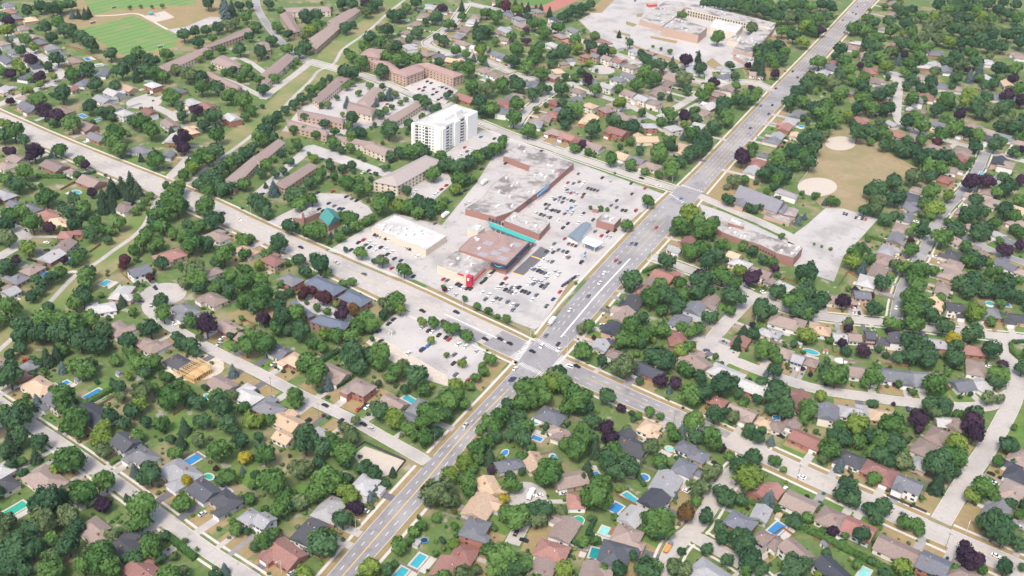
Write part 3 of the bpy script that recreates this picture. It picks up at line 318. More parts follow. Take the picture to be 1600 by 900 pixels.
road("lower_left_street", [(-60,592),(0,630),(55,668),(100,697),(150,732),(195,764),(252,807),(322,860),(390,902),(440,938)], 7.6, PAVE)
road("curved_left_street", [(-40,420),(5,398),(33,382),(42,369),(26,357),(-20,335)], 8, PAVE, 0)
road("upper_left_street", [(-30,175),(0,163),(38,147),(80,131),(97,117),(88,105),(65,88),(30,68),(10,50),(-10,25)], 8, PAVE, 0)
road("upper_left_court", [(225,160),(262,175),(280,188)], 8, PAVE, 0)
road("corner_lane", [(262,280),(278,264),(292,250),(300,240)], 7, PAVE, 0)
road("church_lane", [(1085,303),(1120,318),(1160,335),(1200,352),(1230,367),(1255,378)], 9, PAVE, 0)
road("school_street", [(800,18),(840,38),(900,62),(960,85),(1020,105),(1080,125),(1130,135),(1170,125),(1210,142)], 8, PAVE)
road("mid_street", [(1098,160),(1070,175),(1040,190),(1020,185),(985,165),(940,150),(905,140),(890,128)], 7.5, PAVE, 0)
road("mid_street_b", [(1105,108),(1110,128),(1090,148),(1062,165),(1030,183)], 7.5, PAVE, 0)
road("inner_street", [(800,115),(840,126),(870,138),(845,155),(820,175),(805,200)], 7.5, PAVE, 1.2)
road("upper_inner_street", [(730,5),(718,22),(705,40),(680,58),(662,68),(690,80),(720,88),(760,95),(800,113)], 7.5, PAVE, 1.2)
road("upper_road", [(730,5),(760,12),(800,18)], 8, PAVE, 1.2)
road("bottom_street", [(1190,690),(1165,720),(1140,745),(1118,775),(1105,800),(1082,830),(1060,845),(1045,870),(1035,910),(1030,940)], 8.5, PAVE)
road("bottom_branch", [(1082,836),(1110,852),(1140,868),(1180,895),(1210,925)], 8, PAVE)
road("bottom_left_lane", [(800,850),(815,822),(830,800),(822,775),(812,758)], 7, PAVE, 0)
road("townhouse_street", [(398,-10),(402,15),(418,40),(432,58),(455,80),(480,95)], 8, ASPH, 0)
road("townhouse_lane_a", [(300,118),(350,122),(392,142),(413,153)], 6, LOT if False else PAVE, 0)
road("townhouse_lane_b", [(340,100),(372,88),(392,98),(420,118),(432,134)], 6, PAVE, 0)
road("parking_lane", [(410,155),(440,132),(470,110),(484,98)], 7, PAVE, 0)
BULBS = [((255,460),15), ((225,160),16), ((1122,545),14), ((1400,120),14), ((940,109),14), ((822,775),11)]

SEG = []
for r in ROADS:
    for i in range(len(r["C"])-1): SEG.append((r["C"][i].x, r["C"][i].y, r["C"][i+1].x, r["C"][i+1].y, r["H"][i], ROADS.index(r)))
SEGA = np.array([s[:5] for s in SEG]); SEGI = np.array([s[5] for s in SEG])
BW = [(Vector(U(*b)[:2]), rad) for b, rad in BULBS]
def roadnear(p, skip=-1, allow=None):
    """(distance to kerb, nearest centre point, tangent, index)"""
    ax, ay, bx, by, h = SEGA.T; dx, dy = bx-ax, by-ay
    t = np.clip(((p[0]-ax)*dx+(p[1]-ay)*dy)/(dx*dx+dy*dy+1e-9), 0, 1)
    qx, qy = ax+t*dx, ay+t*dy; d = np.hypot(p[0]-qx, p[1]-qy)-h
    if skip >= 0: d = np.where(SEGI == skip, 1e9, d)
    i = int(np.argmin(d)); return float(d[i]), Vector((qx[i], qy[i])), Vector((dx[i], dy[i])).normalized(), int(SEGI[i])
LOTS = {
"plaza_parking_lot": G([(648,437),(668,446),(720,472),(835,515),(858,500),(905,443),(1000,335),(1036,303),(962,276),(884,248),(815,221),(798,215),(770,245),(745,285),(712,325),(690,352),(668,395)]),
"strip_mall_lot": G([(512,392),(545,372),(580,352),(617,333),(690,352),(668,395),(648,437),(622,436),(528,396)]),
"church_parking_lot": G([(418,346),(455,328),(500,302),(540,303),(575,322),(585,336),(555,345),(530,328),(500,332),(470,342),(445,352),(430,352)]),
"corner_parking_lot": G([(583,524),(610,495),(628,485),(660,491),(745,536),(760,555),(752,580),(742,594),(715,599),(697,590),(640,555)]),
"school_parking_lot": G([(905,32),(968,-8),(1065,-12),(1160,25),(1222,52),(1195,95),(1160,105),(1120,112),(1080,112),(1000,84),(950,66),(925,52)]),
"church_school_lot": G([(1232,372),(1262,350),(1290,325),(1318,326),(1372,342),(1345,372),(1318,400),(1303,440),(1278,432),(1240,415),(1228,392)]),
"school_forecourt": G([(1092,318),(1130,331),(1180,352),(1242,382),(1236,394),(1200,384),(1150,364),(1104,344)]),
"tower_parking_lot": G([(690,245),(742,203),(775,204),(792,216),(772,238),(735,256)]),
"condominium_lot": G([(632,136),(672,120),(716,141),(696,162),(650,150)]),
"residence_lot": G([(640,288),(698,268),(708,285),(676,314),(640,306)]),
"townhouse_court": G([(470,168),(530,135),(580,128),(640,152),(690,168),(662,182),(628,200),(585,196),(545,212),(480,208),(440,205)]),
"townhouse_lane": G([(398,300),(440,262),(478,228),(490,226),(560,250),(620,272),(612,280),(540,258),(484,240),(450,268),(412,306)]),
"lower_townhouse_yard": G([(462,462),(480,455),(520,480),(565,500),(560,512),(520,500),(470,482)]),
}
def inlot(p): return any(inpoly(p, L) for L in LOTS.values())
for k, P in LOTS.items(): sheet(k, P, .02, LOT)
zz = 0
for ri, r in enumerate(ROADS):
    V, F = strip(r["L"], r["R"], r["z"]+ri*.0006); F = [f[::-1] for f in F]
    ro = put(r["name"], mesh(r["name"], V, F, r["m"]), kind="structure")
    for side, P, sg in (("L", r["L"], 1), ("R", r["R"], -1)):
        kb, wk, bv = MB(), MB(), MB()
        N = normals(P); big = ri < 2
        bw = 3.2 if big else 1.6
        for i in range(len(P)-1):
            mid = (P[i]+P[i+1])/2+N[i]*sg*.6
            if roadnear(mid, ri)[0] < .8 or any((mid-c).length < rad+1 for c, rad in BW): continue
            a, b, na, nb = P[i], P[i+1], N[i]*sg, N[i+1]*sg
            lot = inlot(mid+N[i]*sg*3)
            def q(mb, d0, d1, z0, z1):
                p0, p1, p2, p3 = a+na*d0, b+nb*d0, b+nb*d1, a+na*d1
                mb.add([(p.x,p.y,z1) for p in (p0,p1,p2,p3)]+[(p.x,p.y,z0) for p in (p0,p1,p2,p3)], [(0,1,2,3) if sg < 0 else (3,2,1,0),(0,4,5,1),(2,6,7,3)])
            if not lot: q(kb, 0, .32, .0, .16)
            if r["walk"]:
                if not lot and big: q(bv, .32, .32+bw, 0, .075)
                q(wk, .32+bw, .32+bw+r["walk"], 0, .095+.0006*ri)
        if kb.F: put("kerb", kb.mesh("kerb", KERBM), ro)
        if bv.F: put("verge", bv.mesh("verge", TANG), ro)
        if wk.F: put("sidewalk", wk.mesh("sidewalk", WALKM), ro)
for (c, rad), (b, _) in zip(BW, BULBS):
    sheet("turning_circle", [(c.x+rad*math.cos(a*math.pi/14), c.y+rad*math.sin(a*math.pi/14)) for a in range(28)], .087, PAVE)
# darker resurfaced stretches of the cross road
def overlay(x0, x1, f0, f1, z):
    I = [i for i, c in enumerate(ROADS[1]["C"]) if x0 <= PX((c.x, c.y, 0))[0] <= x1]
    Lq = [ROADS[1]["L"][i].lerp(ROADS[1]["R"][i], f0) for i in I]; Rq = [ROADS[1]["L"][i].lerp(ROADS[1]["R"][i], f1) for i in I]
    V, F = strip(Lq, Rq, z); put("resurfaced_lane", mesh("resurfaced_lane", V, [f[::-1] for f in F], ASPH), kind="structure")
overlay(882, 1075, .02, .98, .0712); overlay(766, 812, .02, .98, .0712); overlay(1075, 1140, .02, .45, .0712); overlay(700, 766, .55, .97, .0712)
# crossing surface + markings
X4 = G([(808,567),(833,531),(880,553),(852,586)])
sheet("crossroads", X4, .086, mat("worn_asphalt", (.26, .25, .25), .9, .08, .5, stain=[((.19,.185,.19), .12, .5, .7, .6)]))
sheet("crossroads", G([(1045,303),(1063,290),(1097,300),(1078,322)]), .09, MATS["worn_asphalt"])
def mark(name, quads, m, z=.098):
    mb = MB()
    for Q in quads: mb.add([(p.x,p.y,z) for p in Q], [(0,1,2,3)])
    return put(name, mb.mesh(name, m), kind="structure")
def lane_marks(r, frac, m, name, dash=None, w=.16, i0=0, i1=None, skip=()):
    Q = []; P = [a.lerp(b, frac) for a, b in zip(r["L"], r["R"])]; N = normals(P); acc = 0
    P2 = resample(P, 1.5); N2 = normals(P2); s = 0
    for i in range(len(P2)-1):
        s += (P2[i+1]-P2[i]).length; py = PX((P2[i].x, P2[i].y, 0))
        if not (i0 <= py[1] <= (i1 or 9999)): continue
        if any(a <= py[0] <= b for a, b in skip): continue
        if dash and (s % dash[0]) > dash[1]: continue
        Q.append([P2[i]-N2[i]*w, P2[i+1]-N2[i+1]*w, P2[i+1]+N2[i+1]*w, P2[i]+N2[i]*w])
    if Q: mark(name, Q, m)
A, Bq = ROADS[0], ROADS[1]
SK = [(796,898), (1038,1102), (1190,1240)]
for fr in (.25, .75): lane_marks(A, fr, WHITEP, "lane_dashes", (8.6, 3.2), .17, 600)
for d in (-.012, .012): lane_marks(A, .5+d, YELP, "centre_line", None, .13, 610)
for fr in (.2, .8): lane_marks(A, fr, WHITEP, "lane_dashes", (8.6, 3.2), .17, -50, 520, SK[1:])
for fr in (.4, .6): lane_marks(A, fr, YELP, "centre_line", None, .12, -50, 400, SK[1:])
lane_marks(A, .6, WHITEP, "median_line", None, .55, 405, 528)
lane_marks(A, .35, WHITEP, "lane_dashes", (8.6, 3.2), .17, 405, 522)
lane_marks(Bq, .5, YELP, "centre_line", None, .14, -50, 500, [(255,300)])
for fr in (.25, .75): lane_marks(Bq, fr, WHITEP, "lane_dashes", (9, 3), .15, -50, 525, [(255,300)])
lane_marks(Bq, .5, YELP, "centre_line", None, .14, 590, 950, [(1440,1490)])
lane_marks(Bq, .46, WHITEP, "median_line", None, .4, 490, 537)
for fr in (.25, .75): lane_marks(Bq, fr, WHITEP, "lane_dashes", (9, 3), .16, 585, 665)
def zebra(a, b, wid, n):
    a, b = Vector(U(*a)[:2]), Vector(U(*b)[:2]); d = (b-a); nrm = Vector((-d.y, d.x)).normalized(); Q = []
    for i in range(n):
        p0, p1 = a+d*((i+.3)/n), a+d*((i+.66)/n); Q.append([p0-nrm*wid, p1-nrm*wid, p1+nrm*wid, p0+nrm*wid])
    mark("crosswalk", Q, WHITEP, .102)
zebra((806,563),(828,533),2,14); zebra((834,529),(876,550),2,16); zebra((862,578),(882,556),2,14); zebra((812,568),(850,586),2,16)
zebra((1046,303),(1078,323),1.4,10); zebra((1064,289),(1098,300),1.4,10)

# ---------------------------------------------------------------- fields, lawns, paths
def path(name, pts, w, m, z):
    P = resample(smooth(G(pts), 2), 5); V, F = strip(offset(P, w/2), offset(P, -w/2), z)
    return put(name, mesh(name, V, [f[::-1] for f in F], m), kind="structure")
COR = [(640,-10),(606,21),(580,45),(558,62),(534,78),(520,100),(492,115),(478,133),(450,165),(420,188),(370,228),(322,265),(292,290),(247,310),(236,330),(222,357),(200,377),(172,395),(120,428),(98,450),(60,490),(20,528),(-30,570)]
path("corridor_grass", COR, 40, mat("corridor_grass", (.235, .215, .10), .95, .14, .2, stain=[((.125,.185,.05), .025, .42, .58, .9)], bump=.3), .008)
path("gravel_path", [(632,0),(605,21),(580,45),(560,60),(534,77),(527,92),(520,102),(496,110),(487,125),(465,145),(446,165),(427,185),(398,208),(370,230),(340,250),(315,267),(296,286),(270,296),(248,307),(237,327),(226,353),(207,371),(176,392),(150,412),(121,427),(100,448),(78,472),(45,505),(10,537),(-30,572)], 3.5, PAVE, .03)
path("path", [(120,425),(112,424),(106,427)], 3, WALKM, .031)
sheet("park_grass", G([(92,28),(130,-8),(330,-8),(360,10),(340,32),(285,70),(240,92),(180,90),(130,62)]), .008, TANG)
FIELD1 = G([(122,46),(207,24),(280,56),(275,72),(238,84),(192,86)])
FIELD2 = G([(128,-6),(312,-6),(300,8),(210,12),(146,23)])
def stripes(name, poly, m1, m2):
    o = sheet(name, poly, .014, m1)
    return o
TURF2 = bpy.data.materials.new("striped_turf"); TURF2.use_nodes = True
_t = TURF2.node_tree; _b = _t.nodes["Principled BSDF"]; _b.inputs["Roughness"].default_value = .95
_g = _t.nodes.new("ShaderNodeNewGeometry"); _w = _t.nodes.new("ShaderNodeTexWave"); _w.inputs["Scale"].default_value = .03; _w.inputs["Distortion"].default_value = .4
_mp = _t.nodes.new("ShaderNodeMapping"); _mp.inputs["Rotation"].default_value = (0,0,math.radians(35)); _t.links.new(_g.outputs["Position"], _mp.inputs[0]); _t.links.new(_mp.outputs[0], _w.inputs["Vector"])
_x = _t.nodes.new("ShaderNodeMix"); _x.data_type = 'RGBA'; _x.inputs[6].default_value = (.105,.20,.05,1); _x.inputs[7].default_value = (.145,.24,.065,1)
_n = _t.nodes.new("ShaderNodeTexNoise"); _n.inputs["Scale"].default_value = .05; _t.links.new(_g.outputs["Position"], _n.inputs["Vector"])
_y = _t.nodes.new("ShaderNodeMix"); _y.data_type = 'RGBA'; _y.inputs[7].default_value = (.24,.22,.09,1)
_mr = _t.nodes.new("ShaderNodeMapRange"); _mr.inputs[1].default_value = .52; _mr.inputs[2].default_value = .72; _mr.inputs[4].default_value = .7; _t.links.new(_n.outputs[0], _mr.inputs[0])
_t.links.new(_w.outputs[1], _x.inputs[0]); _t.links.new(_x.outputs[2], _y.inputs[6]); _t.links.new(_mr.outputs[0], _y.inputs[0]); _t.links.new(_y.outputs[2], _b.inputs["Base Color"])
sheet("soccer_field", FIELD1, .016, TURF2); sheet("soccer_field", FIELD2, .016, TURF2)
path("park_path", [(146,25),(180,24),(212,20),(230,27),(245,37),(262,46)], 3, WALKM, .022)
sheet("park_lot", G([(262,46),(278,54),(300,47),(345,33),(352,27),(328,26),(290,42)]), .021, LOT)
sheet("playground_sand", G([(222,26),(257,17),(273,27),(260,31),(240,35)]), .024, SAND)
BALL = G([(1250,287),(1275,240),(1290,207),(1318,205),(1345,215),(1432,262),(1395,282),(1350,326),(1320,330),(1285,325)])
sheet("ball_field", BALL, .012, mat("ball_field_grass", (.275, .215, .12), .95, .1, .2, stain=[((.20,.19,.08), .028, .45, .65, .8), ((.33,.25,.16), .05, .55, .7, .6)], bump=.3))
for (cx, cy, rx, ry) in ((1277,292,31,14.5), (1313,224,24,11)):
    sheet("ball_diamond", G([(cx+rx*math.cos(a*math.pi/16), cy+ry*math.sin(a*math.pi/16)) for a in range(32)]), .018, SAND)
sheet("running_track", G([(800,-30),(800,-12),(830,14),(846,20),(866,18),(905,0),(930,-18),(900,-40)]), .012, REDTR)
sheet("track_infield", G([(800,-30),(812,0),(832,10),(850,8),(890,-10),(880,-40)]), .018, TURF)
sheet("school_lawn", G([(915,20),(950,-8),(968,-8),(940,20)]), .026, TANG)
for q_ in ([(985,68),(1000,74),(1060,94),(1072,102),(1058,100),(1000,82)],[(1015,56),(1060,64),(1056,68),(1018,60)],[(1100,100),(1113,90),(1130,104),(1122,110)],[(958,47),(985,54),(985,58),(962,52)],[(978,33),(996,38),(990,42),(978,38)],[(995,22),(1005,20),(1003,26),(995,27)]): sheet("grass_island", G(q_), .034, TANG)
sheet("school_woodland_edge", G([(1185,62),(1225,50),(1235,70),(1200,125),(1165,118),(1160,108),(1190,95)]), .036, TANG)
sheet("church_lawn", G([(1100,300),(1150,255),(1205,270),(1150,330)]), .012, TANG)
sheet("sand_lot", G([(552,712),(570,697),(632,720),(618,738),(598,745),(565,728)]), .03, SAND)
sheet("demolition_ground", G([(572,535),(583,525),(605,533),(700,588),(700,604),(650,588),(605,560)]), .03, DIRT)
sheet("planting_strip", G([(662,450),(690,463),(826,521),(814,517),(690,456),(668,447)]), .05, TANG)
sheet("dry_strip", G([(520,398),(545,405),(630,443),(645,440),(600,428),(560,410),(530,396)]), .05, TANG)
sheet("verge_corner", G([(735,600),(745,590),(768,560),(795,565),(752,612)]), .03, TANG)
sheet("new_asphalt", G([(800.6,426),(845,385),(860,393),(817,431)]), .03, DARKA)
for a, b in (((800.6,426),(817,431)), ((830,400),(845,405))):
    pa, pb = Vector(U(*a)[:2]), Vector(U(*b)[:2]); n_ = Vector((-(pb-pa).y, (pb-pa).x)).normalized()*.8
    mark("yellow_bar", [[pa-n_, pb-n_, pb+n_, pa+n_]], YELP, .034)
sheet("station_forecourt", G([(905,398),(945,383),(965,388),(985,372),(965,410),(935,435),(918,420)]), .03, PAVE)
for pts in ([(990,383),(1000,360),(1010,355),(985,395),(975,400),(965,395)], [(942,402),(958,390),(963,395),(948,410)], [(980,350),(1000,332),(1010,330),(1000,345),(990,352)], [(890,440),(905,437),(868,490),(856,505),(850,503)]):
    sheet("grass_island", G(pts), .032, GREENG if pts[0][0] == 990 else TANG)
LAWNS = [(1130,570,14,GREENG),(1370,510,9,GREENG),(1150,545,8,GREENG),(1500,475,9,GREENG),(1445,615,14,GREENG),(1510,620,12,GREENG),(1590,660,14,GREENG),(1580,675,12,GREENG),(375,540,14,GREENG),(430,490,14,TANG),(380,495,12,TANG),
         (590,620,14,TANG),(430,592,10,TANG),(520,615,10,TANG),(600,640,10,TANG),(1250,690,12,TANG),(1510,810,14,TANG),(1470,795,10,TANG),(260,775,10,TANG),(330,815,10,TANG),(380,845,14,TANG),(835,850,9,TANG),(375,560,10,TANG),
         (120,485,12,TANG),(165,610,12,GREENG),(280,660,14,GREENG),(300,680,12,GREENG),(385,740,12,GREENG),(560,880,9,GREENG),(470,770,10,GREENG),(740,890,8,TANG),(1340,395,8,TANG),(530,780,8,GREENG)]
for i, (x, y, s, m) in enumerate(LAWNS):
    p = U(x, y); d, q, t, ri = roadnear(p); a = math.atan2(t.y, t.x)
    c, s_ = math.cos(a), math.sin(a); w, h = s*.75, s*.55
    if d < h: p = p+Vector((*((Vector((p.x,p.y))-q).normalized()*(h-d)), 0))
    sheet("lawn", [(p.x+c*u-s_*v, p.y+s_*u+c*v) for u, v in ((-w,-h),(w,-h),(w,h),(-w,h))], .011+i*.0003, m)

# ---------------------------------------------------------------- labels
MARKS = [("the soccer field",195,58),("the playground",245,27),("the upper left cul-de-sac",225,160),("the apartment tower",692,195),("the long brick condominium",655,112),
 ("the gravel path bend",525,95),("the large flat school",1080,40),("the two ball diamonds",1295,255),("the grey church",1185,322),("the red brick school",1180,378),("the teal-roofed church",505,340),
 ("the white strip mall",640,362),("the plaza roofs",795,290),("the fuel station",915,385),("the main crossroads",842,555),("the timber house frame",310,585),("the left cul-de-sac",255,462),
 ("the corner car park",680,535),("the fenced sand lot",592,718),("the curved court",1120,545),("the right T-junction",1475,815),("the upper right cul-de-sac",1400,120),("the blue townhouses",520,465),
 ("the spruce clump",188,292),("the second crossroads",1075,305),("the long pool",147,615),("the tan twin roofs",755,780),("the oval pools",830,715),("the yellow tree",1490,535),("the bottom left pool",300,718),
 ("the wide loop street",1575,600),("the upper brown townhouses",530,40),("the keyhole court",940,108),("the bottom street bend",1075,835),("the retirement residence",635,268),("the running track",860,12),
 ("the third crossroads",1220,140),("the long cedar hedge",1300,850),("the left loop street",30,380),("the lower left hedge",280,850),("the woods",1290,30),("the upper right corner",1560,30),("the right edge street",1580,405),("the black-roofed mansion",1540,248),
 ("the bottom left corner",30,870),("the teal long pool",655,875),("the middle street junction",660,715),("the large purple tree",322,510),("the upper left street bend",95,118)]
NTH = ["first","second","third","fourth","fifth","sixth","seventh","eighth","ninth","tenth","eleventh","twelfth"]
PENDING = []
def where(px, py):
    d, n, x, y = min(((px-x)**2+((py-y)*1.35)**2, n, x, y) for n, x, y in MARKS); dx, dy = px-x, (py-y)*1.35
    if d < 14**2: return "beside "+n
    v = "above" if dy < 0 else "below"
    if abs(dx) > 2.2*abs(dy): return ("left of " if dx < 0 else "right of ")+n
    if abs(dy) > 2.2*abs(dx): return v+" "+n
    return v+(" left of " if dx < 0 else " right of ")+n
def tag(o, base, cat, group, p):
    px = PX(p); PENDING.append((base+" "+where(*px), px, o)); o["category"] = cat; o["group"] = group
def finish_labels():
    D = {}
    for b, px, o in PENDING: D.setdefault(b, []).append((px, o))
    for b, L in D.items():
        if len(L) == 1: L[0][1]["label"] = b; continue
        ax = 0 if max(p[0] for p,_ in L)-min(p[0] for p,_ in L) > max(p[1] for p,_ in L)-min(p[1] for p,_ in L) else 1
        L.sort(key=lambda t: t[0][ax]); n = len(L); wd = ("from left", "from right") if ax == 0 else ("from top", "from bottom")
        for i, (p, o) in enumerate(L):
            lb = b+", "+(NTH[i]+" "+wd[0] if i < (n+1)//2 else NTH[n-1-i]+" "+wd[1])
            if len(lb.split()) > 16: lb = lb.replace(" the ", " ")
            if len(lb.split()) > 16: lb = lb.replace(" behind a house", "").replace("with ", "")
            o["label"] = lb

# ---------------------------------------------------------------- houses
def roof_mesh(L, Wd, z0, pitch, hip, oh=.55):
    a, b = L/2+oh, Wd/2+oh; h = b*pitch; f = .22
    V = [(-a,-b,z0),(a,-b,z0),(a,b,z0),(-a,b,z0),(-a,-b,z0+f),(a,-b,z0+f),(a,b,z0+f),(-a,b,z0+f)]
    k = min(b*hip, a*.98)
    V += [(-a+k,0,z0+f+h),(a-k,0,z0+f+h)]
    F = [(0,3,2,1),(0,1,5,4),(1,2,6,5),(2,3,7,6),(3,0,4,7),(4,5,9,8),(6,7,8,9),(5,6,9),(7,4,8)]
    return mesh("roof", V, F, ROOFM)
ROOFC = {'b': [(.25,.19,.165),(.225,.175,.155),(.275,.215,.185)], 'r': [(.25,.125,.105),(.29,.155,.13),(.22,.115,.10)], 'g': [(.155,.16,.175),(.18,.18,.19),(.135,.14,.16)],
         'k': [(.06,.065,.08),(.085,.09,.105),(.07,.072,.08)], 'l': [(.34,.335,.33),(.29,.29,.295),(.40,.39,.375)], 't': [(.46,.33,.22),(.50,.37,.25),(.43,.31,.22)]}
ROOFN = {'b': "brown", 'r': "red-brown", 'g': "grey", 'k': "charcoal", 'l': "pale grey", 't': "tan"}
WALLC = [((.74,.72,.69), "white"), ((.66,.60,.52), "cream"), ((.36,.16,.12), "brick"), ((.47,.33,.25), "tan brick"), ((.50,.50,.51), "grey")]
HOUSE = []
for key, s in HOUSES.items():
    for e in s.split(';'):
        x, rest = e.split(',', 1); i = 0
        while i < len(rest) and (rest[i].isdigit()): i += 1
        y, code = rest[:i], rest[i:]
        two = '2' in code
        h = 5.6 if two else 3.1
        p = U(key[0]+float(x)/4, key[1]+float(y)/4, h+1.2)
        L, Wd = (13.5, 11) if two else (16.8, 11)
        if 'L' in code: L, Wd = L*1.25, Wd*1.2
        if 's' in code: L, Wd = 10.5, 8.5
        L *= R.uniform(.92, 1.08); Wd *= R.uniform(.95, 1.06)
        d, q, t, ri = roadnear(p)
        a = math.atan2(t.y, t.x)
        pp = Vector((p.x, p.y))
        side = 1 if (q-pp).dot(Vector((math.sin(a), -math.cos(a)))) > 0 else -1
        if side < 0: a += math.pi           # local -Y faces the street
        HOUSE.append(dict(p=pp, L=L, W=Wd, a=a, h=h, c=code[0], two=two, small='s' in code, perp='p' in code, d=d, q=q, ri=ri))
TREEW = []
for key, s in TREES.items():
    for e in s.split(';'):
        x, y, rest = e.split(','); q_ = U(key[0]+float(x)/4, key[1]+float(y)/4, 6); TREEW.append((q_.x, q_.y, float(rest[:-1])/4/PPM(q_)))
TREEW = np.array(TREEW)
for ri, r in enumerate(ROADS):
    if ri < 2 or r["name"] in ("church_lane", "parking_lane", "corner_lane", "plaza_back_street", "townhouse_lane_a", "townhouse_lane_b", "townhouse_street", "bottom_left_lane"): continue
    for side in (-1, 1):
        N = normals(r["C"])
        for i in range(2, len(r["C"])-2, 2):
            p = r["C"][i]+N[i]*side*(r["H"][i]+14.5); px = PX((p.x, p.y, 2))
            if not (-20 < px[0] < 1620 and 0 < px[1] < 900) or inlot(p) or roadnear(p)[0] < 12: continue
            if min((h["p"]-p).length for h in HOUSE) < 19.5: continue
            if not ((np.hypot(TREEW[:,0]-p.x, TREEW[:,1]-p.y) < TREEW[:,2]+5).any()): continue
            if any(inpoly(px, k) for k in ([(90,0),(360,0),(340,60),(200,95),(120,70)], [(1240,200),(1440,200),(1440,330),(1240,330)], [(545,690),(660,690),(640,760),(540,760)])): continue
            if any(abs(px[0]-x) < 34 and abs(px[1]-y) < 20 for x, y in ((1475,790),(1120,545),(255,462),(590,715),(1500,810),(500,470),(1190,375),(1260,400),(310,585),(1430,480))): continue
            d, q, t, _ = roadnear(p); a = math.atan2(t.y, t.x)
            if (q-p).dot(Vector((math.sin(a), -math.cos(a)))) < 0: a += math.pi
            two = R.random() < .5
            HOUSE.append(dict(p=p, L=R.uniform(12, 15.5), W=R.uniform(9.5, 11), a=a, h=5.6 if two else 3.1, c=R.choice("bbbgglrk"), two=two, small=False, perp=False, d=d, q=q, ri=ri))
print("houses", len(HOUSE))
for i, a in enumerate(HOUSE):                # keep neighbours apart
    for b in HOUSE[:i]:
        dd = (a["p"]-b["p"]).length; need = (a["L"]+b["L"])/2+.6
        if dd < need:
            f = max(.5, dd/need); a["L"] *= f; b["L"] *= f
            if dd < (a["W"]+b["W"])/2: a["W"] *= .85; b["W"] *= .85
for Hh in HOUSE:                             # keep off the kerb
    need = Hh["W"]/2+4.5-Hh["d"]
    if need > 0: Hh["p"] += (Hh["p"]-Hh["q"]).normalized()*need; Hh["d"] += need
WINM = ubox(GLASS); DOORM = ubox(mat("door_paint", (.20,.10,.08), .6, .1, 1)); GARM = ubox(WHITE); TRIM = ubox(WHITE); CHIM = ubox(BRICK)
